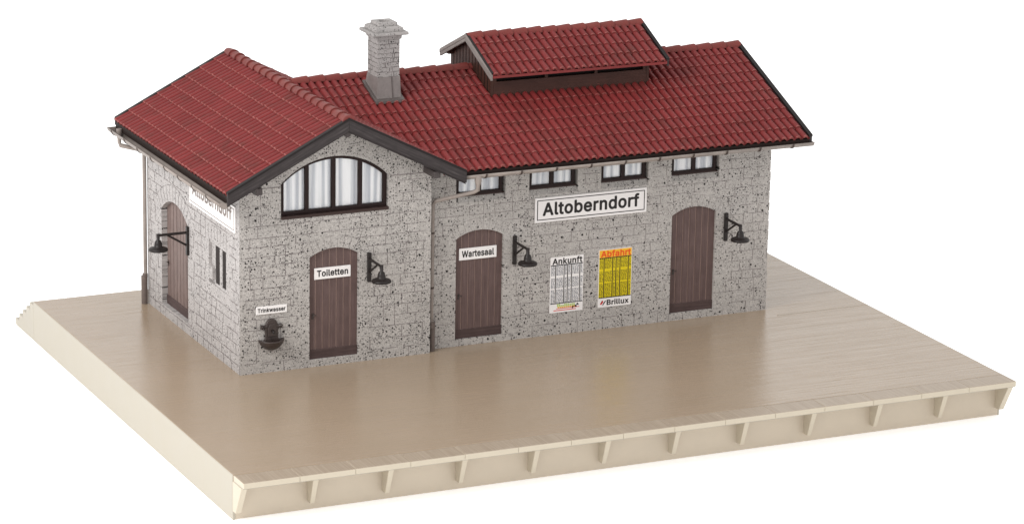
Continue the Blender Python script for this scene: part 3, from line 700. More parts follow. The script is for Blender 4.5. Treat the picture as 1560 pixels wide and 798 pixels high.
# narrow two-light window in the left wall
def slot_window(M0, d):
    x0, x1, z0, z1 = d
    a, mid0, mid1 = -1.74, -1.40, -1.24            # two dark lights either side of a stone mullion
    s = MB()
    s.box((x0 + .003, z0 + .003, -.19), (a, z1 - .003, -.075)); s.box((x0 + .003, z1 - .09, -.19), (x1 - .003, z1 - .003, -.03))
    s.box((a, z0 + .003, -.19), (x1 - .003, z0 + .07, -.012)); s.box((mid0, z0 + .07, -.19), (mid1, z1 - .09, -.010))
    o = put('window', s, M['granite_pale'], M0, bld, .006)
    for q0, q1 in ((a, mid0), (mid1, x1 - .003)):
        p = MB(); p.box((q0, z0 + .07, -.19), (q1, z1 - .09, -.035)); put('pane', p, M['slot'], M0, o)
    f = MB(); f.box((a - .10, z0 + .4, -.075), (a - .02, z1 - .1, -.035)); put('jamb', f, M['granite_pale'], M0, o, .006)
    k = MB(); k.box((x0 - .02, z0 + .10, -.075), (x0 + .26, z0 + .42, .015)); put('jamb', k, M['granite_pale'], M0, o, .012)
    return o
slot_window(ML, left_slot)

# ------------------------------------------------------------------ roofs
def tiles(E0, a, u, La, Lu, nc, nr, keep=None, amp=.076, lip=.034, seed=1, phase0=0):
    """one roof slope of pantiles; E0 lower left corner seen from outside, a along the eave, u up the slope"""
    rnd = random.Random(seed)
    E0, a, u = Vector(E0), Vector(a).normalized(), Vector(u).normalized(); n = a.cross(u)
    ph = [0, .03, .09, .17, .27, .38, .49, .59, .67, .73, .76, .88]
    def h(p):
        if p < .76: return amp * math.sqrt(max(0, 1 - ((p - .38) / .38)**2))
        return -.018
    cw = La / nc; rh = Lu / nr
    V = []; F = []; tone = []
    for r in range(nr):
        for c in range(nc):
            ctr = E0 + a * (c + .5) * cw + u * (r + .5) * rh
            if keep and not keep(ctr): continue
            dn = rnd.uniform(-.004, .004); tl = rnd.random()**2; dr = rnd.uniform(-.008, .008)
            b0 = len(V); m = len(ph) + 1
            for t, ext in ((0, dr), (.065, dr), (1, .02)):
                for p in ph + [1.0]:
                    hh = h(p % 1.0 if p < 1 else 0)
                    V.append(E0 + a * (c + p) * cw + u * ((r + t) * rh + (ext if not (r == 0 and t == 0) else dr*.5)) + n * (hh + dn + lip * (1 - t)))
            lowv = V[b0:b0 + m]
            for q in range(2):
                for k_, p in enumerate(ph + [1.0]):
                    V.append(lowv[k_] - (n * (.026 + lip) - u * .010) * q)
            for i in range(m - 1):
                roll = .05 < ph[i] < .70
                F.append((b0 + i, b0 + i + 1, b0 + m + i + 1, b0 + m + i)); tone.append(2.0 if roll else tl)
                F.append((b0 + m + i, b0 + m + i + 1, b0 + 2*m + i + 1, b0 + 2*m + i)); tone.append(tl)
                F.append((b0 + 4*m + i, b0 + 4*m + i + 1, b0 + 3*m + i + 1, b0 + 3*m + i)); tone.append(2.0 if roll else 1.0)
    return V, F, tone
def roof_obj(name, parts, mat, parent):
    me = bpy.data.meshes.new(name); V = []; F = []; Tn = []
    for v, f, t in parts:
        o = len(V); V += v; F += [tuple(i + o for i in q) for q in f]; Tn += t
    me.from_pydata([tuple(v) for v in V], [], F)
    at = me.attributes.new('tile_tone', 'FLOAT', 'FACE'); at.data.foreach_set('value', Tn)
    for p in me.polygons: p.use_smooth = True
    me.materials.append(mat)
    o = bpy.data.objects.new(name, me); return link(o, I4, parent)
def ridge(mb, p0, p1, ln, r0=.108, r1=.146, rise=.037, arc=1.0):
    p0, p1 = Vector(p0), Vector(p1); d = p1 - p0; k = max(1, round(d.length / ln)); t = d.normalized()
    sd = t.cross(Vector((0, 0, 1))).normalized(); n = 10
    for i in range(k):
        a = p0 + d * (i / k); b_ = p0 + d * ((i + 1.06) / k if i < k - 1 else 1)
        j = random.uniform(-.006, .006)
        rings = []
        for q, rr in ((a, r1), (a + (b_ - a) * .10, r1 * .99), (a + (b_ - a) * .6, (r0 + r1) / 2 * .985), (b_, r0)):
            rings.append([q + sd * rr * math.sin(w_) * 1.1 + Vector((0, 0, rise + j - r0 + rr * math.cos(w_))) for w_ in [-PI/2*arc + PI*arc*m_/n for m_ in range(n + 1)]])
        vs = [v for rg in rings for v in rg]
        fs = [(g*(n+1)+m_, g*(n+1)+m_+1, (g+1)*(n+1)+m_+1, (g+1)*(n+1)+m_) for g in range(3) for m_ in range(n)]
        mb.add(vs, fs, 0, False)
        mb.add(rings[0], [tuple(range(n + 1))], 0)
        mb.add(rings[3], [tuple(range(n + 1))[::-1]], 0)
def slab(mb, E0, a, u, La, Lu, t0, t1):
    E0, a, u = Vector(E0), Vector(a).normalized(), Vector(u).normalized(); n = a.cross(u)
    c = [E0, E0 + a*La, E0 + a*La + u*Lu, E0 + u*Lu]
    vs = [p + n*t0 for p in c] + [p + n*t1 for p in c]
    mb.add(vs, [(0,3,2,1), (4,5,6,7), (0,1,5,4), (1,2,6,5), (2,3,7,6), (3,0,4,7)])
def board(name, p0, p1, yaxis_out, h, thick, mats, parent, trim=None, bevel=.006):
    """bargeboard from p0 to p1 (top edge), height h below, thickness thick behind the face normal yaxis_out"""
    p0, p1, o_ = Vector(p0), Vector(p1), Vector(yaxis_out)
    r = (p1 - p0).normalized(); up = o_.cross(r)
    if up.z < 0: r = -r; p0, p1 = p1, p0; up = o_.cross(r)
    M0 = Matrix((r, up, o_)).transposed().to_4x4(); M0.translation = p0
    ln = (p1 - p0).length
    tn = r.z / math.hypot(r.x, r.y)
    def bar(y0, y1, z0, z1):
        q = MB(); q.box((0, y0, z0), (ln, y1, z1)); q.v = [(x + y * tn, y, z) for x, y, z in q.v]; return q
    b = bar(-h, 0, -thick, 0)
    ob = put(name, b, mats, M0, parent, bevel)
    if trim:
        b = bar(-trim, .020, -thick - .02, .012)
        put('board_edge', b, M['board_edge'], M0, ob)
    return ob

# wing roof
dz_t = .085
zE_t = ZE - dz_t; zA_t = ZA - dz_t
yf, yb_ = -OF + .07, D + OF - .05
LuW = math.hypot(W/2 - XE, ZA - ZE)
uL = Vector((W/2 - XE, 0, ZA - ZE)).normalized(); uR = Vector((-(W/2 - XE), 0, ZA - ZE)).normalized()
ncW = round((yb_ - yf) / .218)
keepR = lambda p: p.z > (ZM - dz_t + KM * (p.y - YE if p.y < YM else (2*YM - YE) - p.y) * 1.0) - .25 or p.y < YE + .1
t1 = tiles((XE, yb_, zE_t), (0, -1, 0), uL, yb_ - yf, LuW, ncW, 8, seed=3)
t2 = tiles((W - XE, yf, zE_t), (0, 1, 0), uR, yb_ - yf, LuW, ncW, 8, keep=keepR, seed=4)
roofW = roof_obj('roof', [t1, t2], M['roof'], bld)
b = MB()
slab(b, (XE + .03, yb_ - .02, zE_t + .015), (0, -1, 0), uL, yb_ - yf - .04, LuW - .03, -.07, -.012)
put('roof_deck', b, M['fascia'], I4, roofW)
b = MB(); slab(b, (W - XE - .03, yf + .02, zE_t + .015), (0, 1, 0), uR, .9, LuW - .03, -.07, -.012)
put('roof_deck', b, M['fascia'], I4, roofW)
b = MB(); ridge(b, (W/2, yf - .05, zA_t + .10), (W/2, yb_, zA_t + .10), .43); put('ridge', b, M['ridge'], I4, roofW)
for yy, oo in ((-OF, (0, -1, 0)), (D + OF, (0, 1, 0))):
    for xe in (XE, W - XE):
        board('bargeboard', (xe, yy, ZE), (W/2, yy, ZA), oo, .262 if yy < 0 else .16, .09, M['board'], roofW, trim=.03)
        s = -oo[1]
        board('moulding', (xe, yy + .06*s + .0, ZE - .262), (W/2, yy + .06*s, ZA - .262), oo, .075, .06, M['board'], roofW)
# purlin ends carrying the verge
for (x, z, rr) in ((.25, 4.71, 0), (4.86, 4.71, 0)):
    b = MB(); b.box((x - .085, -OF + .12, z - .085), (x + .085, .1, z + .085)); put('purlin', b, M['beam'], I4, roofW, .01)
b = MB(); b.tube([(W/2, -OF + .1, ZA - .40), (W/2, .1, ZA - .40)], .075, 14); put('purlin', b, M['beam'], I4, roofW)

# long roof
zEm = ZM - dz_t; xm0 = W/2 + .12; xm1 = XV - .075
LuM = math.hypot(YM - YE, ZR - ZM)
uF = Vector((0, YM - YE, ZR - ZM)).normalized(); uB = Vector((0, -(YM - YE), ZR - ZM)).normalized()
ncM = round((xm1 - xm0) / .207)
def keepM(p): return p.x > W - XE or p.z > (ZA - dz_t - KW * abs(p.x - W/2)) - .22
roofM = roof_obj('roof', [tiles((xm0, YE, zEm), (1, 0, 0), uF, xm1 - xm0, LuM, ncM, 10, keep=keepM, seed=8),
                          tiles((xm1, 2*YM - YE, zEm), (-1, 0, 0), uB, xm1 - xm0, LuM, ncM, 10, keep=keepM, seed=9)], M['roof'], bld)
b = MB(); slab(b, (W - XE + .0, YE + .02, zEm + .01), (1, 0, 0), uF, xm1 - W + XE, LuM - .02, -.07, -.012)
put('roof_deck', b, M['fascia'], I4, roofM)
b = MB(); slab(b, (xm1, 2*YM - YE - .02, zEm + .01), (-1, 0, 0), uB, xm1 - W + XE, LuM - .02, -.07, -.012)
put('roof_deck', b, M['fascia'], I4, roofM)
b = MB(); ridge(b, (xm1 + .03, YM, ZR - dz_t + .085), (xm0, YM, ZR - dz_t + .085), .43); put('ridge', b, M['ridge'], I4, roofM)
for s, ye in ((1, YE), (-1, 2*YM - YE)):
    board('bargeboard', (XV, ye, ZM), (XV, YM, ZR), (1, 0, 0), .17, .075, M['board'], roofM, trim=.03)
# fascia strips under the eaves
b = MB(); b.box((W - XE - .02, YE + .005, ZM - .24), (XV - .08, YE + .06, ZM - .085)); put('fascia', b, M['fascia'], I4, roofM)
b = MB(); b.box((XE + .005, yf + .02, ZE - .27), (XE + .06, yb_ - .02, ZE - .08)); put('fascia', b, M['fascia'], I4, roofW)
# flashing along the valley where the two roofs meet
def vz(x): return ZA - dz_t - KW * abs(x - W/2)
vp = []
for i in range(2):
    x = (W - XE - .05, W/2 + .35)[i]; z = vz(x); y = YE + (z - zEm) / KM; vp.append(Vector((x, y, z + .05)))

# gutters
def gutter(name, p0, p1, r, parent, step=.95, first=.4):
    p0, p1 = Vector(p0), Vector(p1); d = (p1 - p0); t = d.normalized(); sd = t.cross(Vector((0, 0, 1))); n = 12
    b = MB(); rings = []
    for q in (p0, p1):
        for rr in (r, r - .014):
            rings.append([q + sd * rr * math.cos(PI + PI*i/n) + Vector((0, 0, rr * math.sin(PI + PI*i/n))) for i in range(n + 1)])
    vs = [v for rg in rings for v in rg]; m = n + 1
    fs = []
    for i in range(n):
        fs += [(i, i+1, 2*m+i+1, 2*m+i), (m+i, 3*m+i, 3*m+i+1, m+i+1), (i, m+i, m+i+1, i+1), (2*m+i, 2*m+i+1, 3*m+i+1, 3*m+i)]
    fs += [(0, 2*m, 3*m, m), (n, m+n, 3*m+n, 2*m+n)]
    b.add(vs, fs, 0, True)
    for q in (p0 + t*.004, p1 - t*.004):
        b.add([q + sd * (r-.006) * math.cos(PI + PI*i/n) + Vector((0, 0, (r-.006) * math.sin(PI + PI*i/n))) for i in range(n + 1)], [tuple(range(n + 1))], 0)
    o = put(name, b, M['gutter'], I4, parent, fix=True)
    x = first
    while x < d.length:
        c = p0 + t * x; b = MB()
        R1 = [[c + t*w_ + sd * rr * math.cos(PI + PI*i/n) + Vector((0, 0, rr * math.sin(PI + PI*i/n))) for i in range(n + 1)] for w_, rr in ((-.022, r), (-.022, r + .016), (.022, r + .016), (.022, r))]
        vs = [v for rg in R1 for v in rg]
        b.add(vs, [(g*m+i, g*m+i+1, (g+1)*m+i+1, (g+1)*m+i) for g in range(3) for i in range(n)])
        put('gutter_bracket', b, M['gutter_band'], I4, o); x += step
    return o
gutter('gutter', (W - XE + .02, YE - .015, ZM - .150), (XV + .0, YE - .015, ZM - .150), .120, bld, .95, .52)
gutter('gutter', (XE - .05, D + OF + .02, ZE - .235), (XE - .05, -OF + .06, ZE - .235), .15, bld, 1.0, .35)

# downpipes
b = MB(); px, py = 5.105, .165
b.tube([(5.93, YE - .07, 4.46), (5.93, YE - .06, 4.24), (5.86, YE + .02, 4.17), (px + .06, py - .05, 3.84), (px, py, 3.74), (px, py, .72)], .05, 12)
b.tube([(5.93, YE - .07, 4.60), (5.93, YE - .07, 4.46), (5.93, YE - .07, 4.34)], [.085, .085, .052], 12)
b.tube([(px, py, .80), (px, py, .70)], .064, 12)
o = put('downpipe', b, M['gutter'], I4, bld)
b = MB(); b.tube([(px + .02, py - .02, .74), (px + .02, py - .02, 0.0)], .068, 12); b.tube([(px - .02, py - .06, .76), (px - .02, py - .06, .60)], .05, 10)
put('standpipe', b, M['standpipe'], I4, o)
for z in (3.0, 1.6):
    b = MB(); b.tube([(px, py, z), (px, py, z + .05)], .06, 12); put('pipe_clip', b, M['gutter_band'], I4, o)
b = MB(); qx, qy = -.075, D - .02
b.tube([(XE - .05, qy + .30, 4.54), (XE - .05, qy + .30, 4.26), (XE - .03, qy + .28, 4.17), (qx - .05, qy + .03, 4.06), (qx, qy, 3.96), (qx, qy, .70)], .05, 12)
b.tube([(XE - .05, qy + .30, 4.60), (XE - .05, qy + .30, 4.46), (XE - .05, qy + .30, 4.34)], [.08, .08, .052], 12)
o = put('downpipe', b, M['gutter'], I4, bld)
b = MB(); b.tube([(qx - .03, qy, .74), (qx - .03, qy, 0)], [.088, .082], 12); b.tube([(qx - .01, qy, .80), (qx - .01, qy, .70)], .07, 12)
put('standpipe', b, M['standpipe'], I4, o)

# ------------------------------------------------------------------ chimney
cx, cy = 4.805, 2.60
ch = MB(); hx, hy = .295, .31
ch.box((cx - hx, cy - hy, 6.2), (cx + hx, cy + hy, 7.46))
rnd = random.Random(5)
for z0 in [6.52 + .118*i for i in range(8)]:         # joints of the small stones on the two seen faces
    for face in range(2):
        hw = hx if face == 0 else hy
        cuts = sorted(rnd.uniform(-hw, hw) for _ in range(2))
        def strip(u0, u1, v0, v1):
            if face == 0: ch.add([(cx+u0, cy-hy-.003, v0), (cx+u1, cy-hy-.003, v0), (cx+u1, cy-hy-.003, v1), (cx+u0, cy-hy-.003, v1)], [(0,1,2,3)], 1)
            else:         ch.add([(cx-hx-.003, cy-u0, v0), (cx-hx-.003, cy-u1, v0), (cx-hx-.003, cy-u1, v1), (cx-hx-.003, cy-u0, v1)], [(0,1,2,3)], 1)
        u = -hw
        while u < hw:
            u2 = min(hw, u + rnd.uniform(.08, .16)); o_ = rnd.uniform(-.008, .008)
            if rnd.random() > .12: strip(u, u2, z0 + o_ - .007, z0 + o_ + .007)
            u = u2
        for c in cuts: strip(c - .006, c + .006, z0 + .01, z0 + .108)
chim = put('chimney', ch, [M['granite_chimney'], M['joint_chimney']], I4, bld, fix=False)
cap = MB()
cap.frustum((cx, cy), (hx + .035, hy + .035), 7.46, (cx, cy), (hx + .05, hy + .05), 7.58)
cap.frustum((cx, cy), (.455, .455), 7.575, (cx, cy), (.475, .475), 7.59); cap.frustum((cx, cy), (.475, .475), 7.59, (cx, cy), (.465, .465), 7.655)
cap.frustum((cx, cy), (.375, .375), 7.65, (cx, cy), (.37, .37), 7.745)
cap.frustum((cx, cy), (.37, .37), 7.745, (cx, cy), (.30, .30), 7.785)
# top block with a round flue hole
n = 16; sq = []
for i in range(n):
    a = 2*PI*i/n; k = .255 / max(abs(math.cos(a)), abs(math.sin(a))); sq.append((cx + k*math.cos(a), cy + k*math.sin(a)))
ci = [(cx + .13*math.cos(2*PI*i/n), cy + .13*math.sin(2*PI*i/n)) for i in range(n)]
vs = [(x, y, 7.78) for x, y in sq] + [(x, y, 7.87) for x, y in sq] + [(x, y, 7.87) for x, y in ci] + [(x, y, 7.7) for x, y in ci]
fs = []
for i in range(n):
    j = (i + 1) % n
    fs += [(i, j, n+j, n+i), (n+i, n+j, 2*n+j, 2*n+i), (2*n+i, 2*n+j, 3*n+j, 3*n+i)]
fs.append(tuple(range(3*n, 4*n)))
cap.add(vs, fs)
for sx in (-1, 1):                                   # raised joints that break the cap's outline
    for dyy in (-.2, .02, .22):
        cap.box((cx + sx*.47 - .02, cy + dyy - .09, 7.60), (cx + sx*.47 + .02, cy + dyy + .09, 7.635))
put('chimney_cap', cap, M['granite_chimney'], I4, chim, .008)
fl = MB()
zr_ = lambda y: ZM - .02 + KM * (y - YE)
x0, x1, y0, y1 = 4.48, 5.125, 2.22, 3.02
tx0, tx1, ty0, ty1 = cx - hx - .012, cx + hx + .012, cy - hy - .012, cy + hy + .012
vs = [(x0, y0, zr_(y0) - .05), (x1, y0, zr_(y0) - .05), (x1, y1, zr_(y1) - .05), (x0, y1, zr_(y1) - .05), (tx0, ty0, 6.52), (tx1, ty0, 6.52), (tx1, ty1, 6.52), (tx0, ty1, 6.52)]
fl.add(vs, [(0,1,5,4), (1,2,6,5), (2,3,7,6), (3,0,4,7), (4,5,6,7)])
put('flashing', fl, M['lead'], I4, chim)
sk = MB(); ex = .07
a_ = [(x0 - ex, y0 - ex), (x1 + ex, y0 - ex), (x1 + ex, y1 + .02), (x0 - ex, y1 + .02)]
vs = [(x, y, zr_(y) - .02) for x, y in a_] + [(x, y, zr_(y) + .075) for x, y in a_]
sk.add(vs, [(0,3,2,1), (4,5,6,7), (0,1,5,4), (1,2,6,5), (2,3,7,6), (3,0,4,7)])
put('flashing', sk, M['lead_dark'], I4, chim, .008)
sm_ = MB(); sm_.tube([(cx + .10, y0 - .006, zr_(y0) - .0), (cx + .08, ty0 - .006, 6.52)], .012, 6); put('flashing_seam', sm_, M['lead_dark'], I4, chim)

# ------------------------------------------------------------------ roof lantern
lx0, lx1, ly0, ly1 = 7.52, 11.98, 2.12, 2*YM - 2.12
LR, LE, LYE = 7.20, 6.50, 1.77
vx0, vx1 = 7.36, 12.37
KL = (LR - LE) / (YM - LYE)
zroof = lambda y: ZM + KM * ((y - YE) if y < YM else (2*YM - y - YE))
b = MB(); b.box((lx0 + .1, ly0 + .12, 5.9), (lx1 - .1, ly1 - .12, 6.55)); lantern = put('roof_lantern', b, M['dark'], I4, bld)
for xx, oo in ((lx0, 1), (lx1, -1)):                 # gable cheeks
    lan = MB()
    P = [(ly0, zroof(ly0) - .2), (ly1, zroof(ly1) - .2), (ly1, LR - KL*(YM-ly0) - .1), (YM, LR - .1), (ly0, LR - KL*(YM-ly0) - .1)]
    vs = [(xx, y, z) for y, z in P] + [(xx + .08*oo, y, z) for y, z in P]
    lan.add(vs, [(0,1,2,3,4), (9,8,7,6,5)] + [(i, (i+1) % 5, 5 + (i+1) % 5, 5 + i) for i in range(5)])
    n = 13
    for i in range(1, n):                            # upright board joints
        y = ly0 + (ly1 - ly0) * i / n
        lan.box((xx - .004*oo - .002, y - .012, zroof(y) - .1), (xx - .004*oo + .002, y + .012, LR - KL*abs(y - YM) - .12), 1)
    put('gable_wall', lan, [M['lantern'], M['dark']], I4, lantern)
for yy, oo in ((ly0, 1), (ly1, -1)):
    b = MB(); b.box((lx0 + .083, min(yy, yy + .06*oo), 5.7), (lx1 - .083, max(yy, yy + .06*oo), 6.20)); put('lantern_wall', b, M['lantern_front'], I4, lantern, .006)
for x in (lx0 + .12, lx0 + 1.55, lx0 + 2.95, lx1 - .13):
    b = MB(); b.box((x - .04, ly0 + .004, 6.2), (x + .04, ly0 + .07, 6.56)); put('post', b, M['lantern'], I4, lantern)
uLf = Vector((0, YM - LYE, LR - LE)).normalized(); uLb = Vector((0, -(YM - LYE), LR - LE)).normalized(); LuL = math.hypot(YM - LYE, LR - LE)
tl0, tl1 = vx0 + .06, vx1 - .06
ncL = round((tl1 - tl0) / .207)
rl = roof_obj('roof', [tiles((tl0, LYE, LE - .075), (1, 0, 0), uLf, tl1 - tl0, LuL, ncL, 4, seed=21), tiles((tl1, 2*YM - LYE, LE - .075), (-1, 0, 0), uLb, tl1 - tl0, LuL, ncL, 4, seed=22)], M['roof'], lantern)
b = MB()
slab(b, (tl0, LYE + .02, LE - .075), (1, 0, 0), uLf, tl1 - tl0, LuL - .02, -.04, -.012); slab(b, (tl1, 2*YM - LYE - .02, LE - .075), (-1, 0, 0), uLb, tl1 - tl0, LuL - .02, -.05, -.012)
b.box((tl0, LYE - .012, LE - .125), (tl1, LYE + .05, LE - .060)); put('roof_deck', b, M['roof'], I4, lantern)
b = MB(); ridge(b, (tl1 + .03, YM, LR - .015), (tl0 - .03, YM, LR - .015), .43); put('ridge', b, M['ridge'], I4, lantern)
for s, ye in ((1, LYE), (-1, 2*YM - LYE)):
    board('bargeboard', (vx0, ye, LE), (vx0, YM, LR), (-1, 0, 0), .17, .06, M['board_pale'], lantern, trim=.0)
    board('bargeboard', (vx0 - .012, ye, LE), (vx0 - .012, YM, LR), (-1, 0, 0), .085, .02, M['board_pale'], lantern)
    board('board_edge', (vx0 + .02, ye, LE + .02), (vx0 + .02, YM, LR + .02), (-1, 0, 0), .05, .06, M['board_edge'], lantern)
    board('bargeboard', (vx1, ye, LE), (vx1, YM, LR), (1, 0, 0), .17, .06, M['board'], lantern, trim=.025)
b = MB(); b.box((vx0 + .05, ly1 - .1, LR - KL*(YM-ly0) - .21), (lx0 + .02, ly1 + .1, LR - KL*(YM-ly0) - .07)); put('purlin', b, M['lantern'], I4, lantern)

# ------------------------------------------------------------------ wall lamps
LG = 'iron wall lamps on the station walls'
def wall_lamp(M0, label):
    e = empty('wall_lamp', M0, label, 'lamp', LG)
    b = MB(); b.box((-.05, -.37, 0), (.05, .37, .07)); put('wall_bar', b, M['iron'], M0, e, .012)
    b = MB(); b.tube([(0, .215, .06), (0, .215, .80)], .034, 10); put('arm', b, M['iron'], M0, e)
    b = MB(); b.tube([(0, -.11, .06), (0, .20, .56)], .026, 10); put('brace', b, M['iron'], M0, e)
    b = MB()
    b.lathe([(.0, .25), (.045, .25), (.04, .10), (.075, .07), (.098, .0), (.102, -.07), (.15, -.088), (.225, -.112), (.245, -.14), (.24, -.172), (.2, -.165), (.1, -.14), (0, -.135)], (0, 0, .80), 'y', 28)
    put('lamp_shade', b, M['iron'], M0, e)
    return e
lamp0 = wall_lamp(on_left(3.59, 2.455, 0), 'black iron wall lamp beside the lighter brown door on the pale left wall')
def lamp_copy(M0, label):
    r = lamp0.copy(); COL.objects.link(r); r.matrix_basis = M0; r['label'] = label
    for chd in list(lamp0.children):
        c = chd.copy(); COL.objects.link(c); c.parent = r
    return r
lamp_copy(on_front(3.35, 2.38, 0), 'black iron wall lamp right of the Toiletten door under the arched window')
lamp_copy(on_front(7.385, 2.335, R), 'black iron wall lamp right of the Wartesaal door, below the small windows')
lamp_copy(on_front(13.35, 2.35, R), 'black iron wall lamp near the right end, beside the door without a sign')

# ------------------------------------------------------------------ signs
NG = 'station name signs'
def name_sign(M0, w, h, label, tmat, t0=-.24, t1=.29):
    e = empty('station_sign', M0, label, 'sign', NG)
    b = MB(); b.box((-w/2, -h/2, .002), (w/2, h/2, .035)); put('board', b, M['white'], M0, e, .004)
    b = MB(); i = .058; t = .022; z0, z1 = .0352, .038
    b.box((-w/2 + i, -h/2 + i, z0), (w/2 - i, -h/2 + i + t, z1)); b.box((-w/2 + i, h/2 - i - t, z0), (w/2 - i, h/2 - i, z1))
    b.box((-w/2 + i, -h/2 + i + t, z0), (-w/2 + i + t, h/2 - i - t, z1)); b.box((w/2 - i - t, -h/2 + i + t, z0), (w/2 - i, h/2 - i - t, z1))
    put('border', b, tmat, M0, e)
    put('lettering', text_mesh('Altoberndorf', -w*.432, w*.432, h*t0, h*t1, .0353, .030, .003), tmat, M0, e)
name_sign(on_front(9.485, 3.29, R), 3.12, .635, 'white Altoberndorf name board with black border under the small windows', M['black'])
name_sign(on_left(1.83, 3.82, 0), 3.20, .66, 'white Altoberndorf name board partly hidden under the left eave', M['greytext'], -.10, .40)
def small_sign(name, M0, w, h, body, label, rnd_=0, tw=.43, th=(-.27, .30), bold=.02, group='small white signs'):
    e = empty(name, M0, label, 'sign', group)
    b = MB(); b.box((-w/2, -h/2, .002), (w/2, h/2, .022)); put('board', b, M['white'], M0, e, rnd_ or .003, 3 if rnd_ else 1)
    put('lettering', text_mesh(body, -w*tw, w*tw, h*th[0], h*th[1], .0223, bold, .003), M['black'], M0, e)
small_sign('door_sign', on_front(2.42, 2.325, -.004) @ Matrix.Translation((0, 0, -.075)), .95, .285, 'Toiletten', 'white Toiletten sign on the brown door below the arched window')
small_sign('door_sign', on_front(6.418, 2.34, R - .004) @ Matrix.Translation((0, 0, -.075)), 1.02, .30, 'Wartesaal', 'white Wartesaal sign on the brown door beside the downpipe')
small_sign('water_sign', on_front(.81, 1.575), .80, .20, 'Trinkwasser', 'small white Trinkwasser sign above the dark fountain', .03, .45, (-.25, .28), .018)

# ------------------------------------------------------------------ drinking fountain
FM = on_front(.80, .56)
ft = empty('drinking_fountain', FM, 'dark cast iron drinking fountain on the wing wall below Trinkwasser sign', 'fountain')
b = MB()
P = [(-.21, .22), (.21, .22), (.17, .34), (.165, .45), (.18, .56), (.15, .68), (.10, .77), (.0, .81), (-.10, .77), (-.15, .68), (-.18, .56), (-.165, .45), (-.17, .34)]
b.prism(P, .0, .075); put('back_plate', b, M['iron_rusty'], FM, ft, .025, 3)
for s in (-1, 1):
    b = MB(); b.tube([(s*.13, .60, .04), (s*.225, .60, .04), (s*.226, .60, .04), (s*.27, .60, .04)], [.04, .04, .056, .048], 12)
    put('knob', b, M['iron_rusty'], FM, ft)
b = MB(); b.lathe([(0, .0), (.09, .012), (.19, .06), (.275, .15), (.315, .24), (.33, .27), (.315, .285), (.28, .275), (.2, .235), (0, .22)], (0, 0, .0), 'y', 24, a0=0, a1=PI)
put('basin', b, M['iron_rusty'], FM, ft)
b = MB(); b.tube([(0, .50, .07), (0, .52, .15), (0, .47, .19)], [.03, .028, .024], 10); put('spout', b, M['iron'], FM, ft)
b = MB(); b.prism([(-.11, .36), (.11, .36), (.12, .56), (.07, .68), (-.07, .68), (-.12, .56)], .07, .105); put('boss', b, M['iron_rusty'], FM, ft, .02, 2)

# ------------------------------------------------------------------ timetables
def timetable(M0, w, h, label, paper, head, headmat, title, ink, rule, foot):
    e = empty('timetable', M0, label, 'poster', 'timetable posters')
    b = MB(); b.box((-w/2, -h/2, .002), (w/2, h/2, .014)); put('sheet', b, M['white'], M0, e)
    zf = .0144
    hh = h * .145; fh = h * .165
    top = h/2 - .02; t0 = h/2 - hh; f1 = -h/2 + fh
    b = MB(); b.box((-w/2 + .012, t0, zf), (w/2 - .012, h/2 - .012, zf + .001)); put('heading', b, head, M0, e)
    put('lettering', text_mesh(title, -w*.44, w*.46, t0 + .02, h/2 - .03, zf + .0015, .03, .002), headmat, M0, e)
    b = MB(); z1 = zf + .0016
    cuts = [-.5, -.34, -.085, .02, .14, .39, .5]
    for c in cuts[1:-1]: b.box((w*c - .012, f1, z1), (w*c + .012, t0, z1 + .001))
    b.box((-w/2 + .012, t0 - .008, z1 + .0012), (w/2 - .012, t0 + .010, z1 + .0022)); b.box((-w/2 + .012, f1 - .008, z1 + .0012), (w/2 - .012, f1 + .008, z1 + .0022))
    put('rule', b, rule, M0, e)
    rn = random.Random(title); b = MB(); b.box((-w/2 + .012, f1, zf), (w/2 - .012, t0, zf + .001)); rows = 30; H = t0 - f1
    for i in range(rows):
        fr = (i + .5) / rows
        if .27 < fr < .32 or .60 < fr < .65: continue
        z = t0 - H * fr
        for c0, c1 in zip(cuts, cuts[1:]):
            x = w*c0 + .024
            while x < w*c1 - .03:
                ln = rn.uniform(.02, .06); x2 = min(x + ln, w*c1 - .022)
                b.box((x, z - .010, zf + .0005), (x2, z + .0085, zf + .0020), 1); x = x2 + rn.uniform(.010, .020)
    put('table', b, [paper, ink], M0, e)
    foot(M0, e, w, h, fh, zf)
def foot_a(M0, e, w, h, fh, zf):
    y = -h/2; b = MB(); z = zf + .0006
    b.quad([(-w*.38, y + .045, z), (w*.30, y + .045, z), (w*.30, y + .066, z), (-w*.38, y + .066, z)])
    b.quad([(-w*.30, y + .095, z), (w*.40, y + .095, z), (w*.40, y + .112, z), (-w*.30, y + .112, z)])
    put('underline', b, M['red'], M0, e)
    b = MB(); r = random.Random(2)
    for i in range(9):
        x = -w*.26 + i * w*.06; b.quad([(x, y + .115, z + .0004), (x + .038, y + .115, z + .0004), (x + .044, y + .15, z + .0004), (x, y + .15, z + .0004)])
    put('emblem', b, M['gold'], M0, e)
    b = MB()
    for i in range(10):
        x = -w*.28 + i * w*.055; t = r.uniform(.19, .225); b.quad([(x, y + .15, z), (x + .042, y + .15, z), (x + .042, y + t, z), (x, y + t, z)])
    put('emblem', b, M['green'], M0, e)
    b = MB(); b.quad([(w*.27, y + .10, z + .0006), (w*.33, y + .12, z + .0006), (w*.29, y + .16, z + .0006), (w*.24, y + .14, z + .0006)])
    b.quad([(w*.29, y + .15, z + .0006), (w*.39, y + .15, z + .0006), (w*.34, y + .21, z + .0006)])
    b.quad([(w*.17, y + .075, z + .0008), (w*.21, y + .075, z + .0008), (w*.23, y + .14, z + .0008), (w*.19, y + .14, z + .0008)])
    put('emblem', b, M['black'], M0, e)
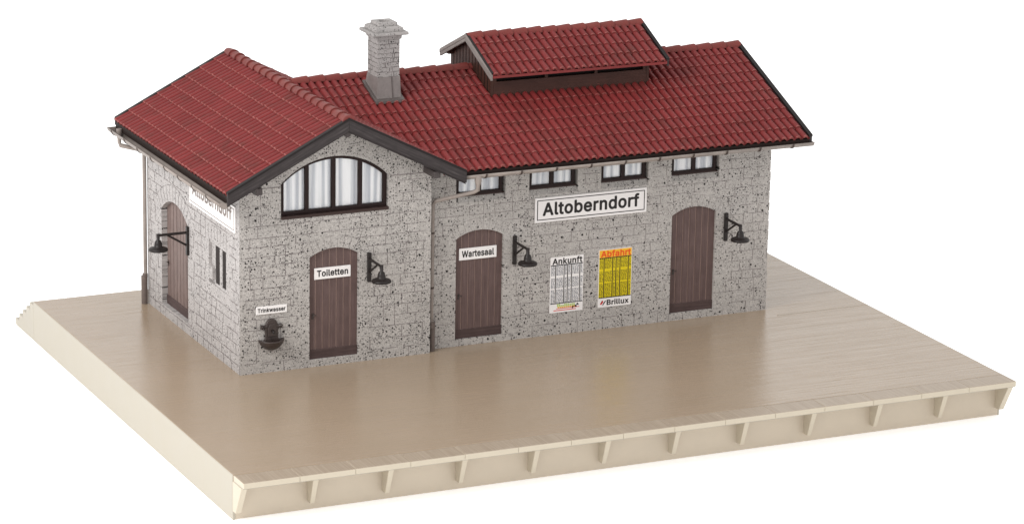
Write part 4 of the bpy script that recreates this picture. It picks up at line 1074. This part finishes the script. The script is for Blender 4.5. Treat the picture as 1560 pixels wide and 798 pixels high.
def foot_b(M0, e, w, h, fh, zf):
    y = -h/2 + .05; z = zf + .0008
    b = MB()
    b.quad([(-w*.44, y + .045, z), (-w*.40, y + .015, z), (-w*.33, y + .10, z), (-w*.37, y + .125, z)])
    b.quad([(-w*.40, y + .10, z), (-w*.38, y + .13, z), (-w*.345, y + .13, z), (-w*.41, y + .045, z)])
    put('emblem', b, M['red'], M0, e)
    b = MB(); b.quad([(-w*.365, y, z + .0004), (-w*.345, y, z + .0004), (-w*.25, y + .12, z + .0004), (-w*.285, y + .12, z + .0004), (-w*.35, y + .05, z + .0004)]); put('emblem', b, M['black'], M0, e)
    put('lettering', text_mesh('Brillux', -w*.235, w*.43, y + .0, y + .14, z, .035, .002), M['black'], M0, e)
timetable(on_front(8.855, 1.30, R), .925, 1.45, 'white Ankunft timetable with blue-grey columns, right of the Wartesaal lamp', M['white'], M['white'], M['black'], 'Ankunft', M['bluegrey'], M['black'], foot_a)
timetable(on_front(10.215, 1.33, R), .935, 1.51, 'yellow Abfahrt timetable with amber heading, left of the signless door', M['yellow'], M['amber'], M['orange'], 'Abfahrt', M['olive'], M['black'], foot_b)

# ------------------------------------------------------------------ light
wd = bpy.data.worlds.new('World'); S.world = wd; wd.use_nodes = True
bg = wd.node_tree.nodes['Background']; bg.inputs[0].default_value = (1, .995, .985, 1); bg.inputs[1].default_value = 1.06
def area(name, loc, target, size, power, col):
    l = bpy.data.lights.new(name, 'AREA'); l.shape = 'SQUARE'; l.size = size; l.energy = power; l.color = col
    o = bpy.data.objects.new(name, l); COL.objects.link(o); o.location = loc
    o.rotation_euler = (Vector(target) - Vector(loc)).to_track_quat('-Z', 'Y').to_euler()
area('softbox', (-34, -14, 30), (6, 1, 3), 16, 15000, (1, .985, .96))

# ------------------------------------------------------------------ camera
yaw, pit, rol, f = rad(-25.1599), rad(-15.6578), rad(1.0332), 5329.84
fw = Vector((math.sin(-yaw)*math.cos(pit), math.cos(-yaw)*math.cos(pit), math.sin(pit)))
rt = Vector((math.cos(-yaw), -math.sin(-yaw), 0)); up = rt.cross(fw)
r2 = rt*math.cos(rol) + up*math.sin(rol); u2 = up*math.cos(rol) - rt*math.sin(rol)
cd = bpy.data.cameras.new('camera'); cam = bpy.data.objects.new('camera', cd); COL.objects.link(cam)
Mx = Matrix((r2, u2, -fw)).transposed().to_4x4(); Mx.translation = (-28.3754, -75.75, 25.5679)
cam.matrix_world = Mx
cd.sensor_width = 36; cd.lens = f * 36 / 1560; cd.clip_start = 1; cd.clip_end = 2000
S.camera = cam
S.view_settings.view_transform = 'Standard'; S.view_settings.look = 'None'; S.view_settings.exposure = 0; S.view_settings.gamma = 1
S.render.film_transparent = False
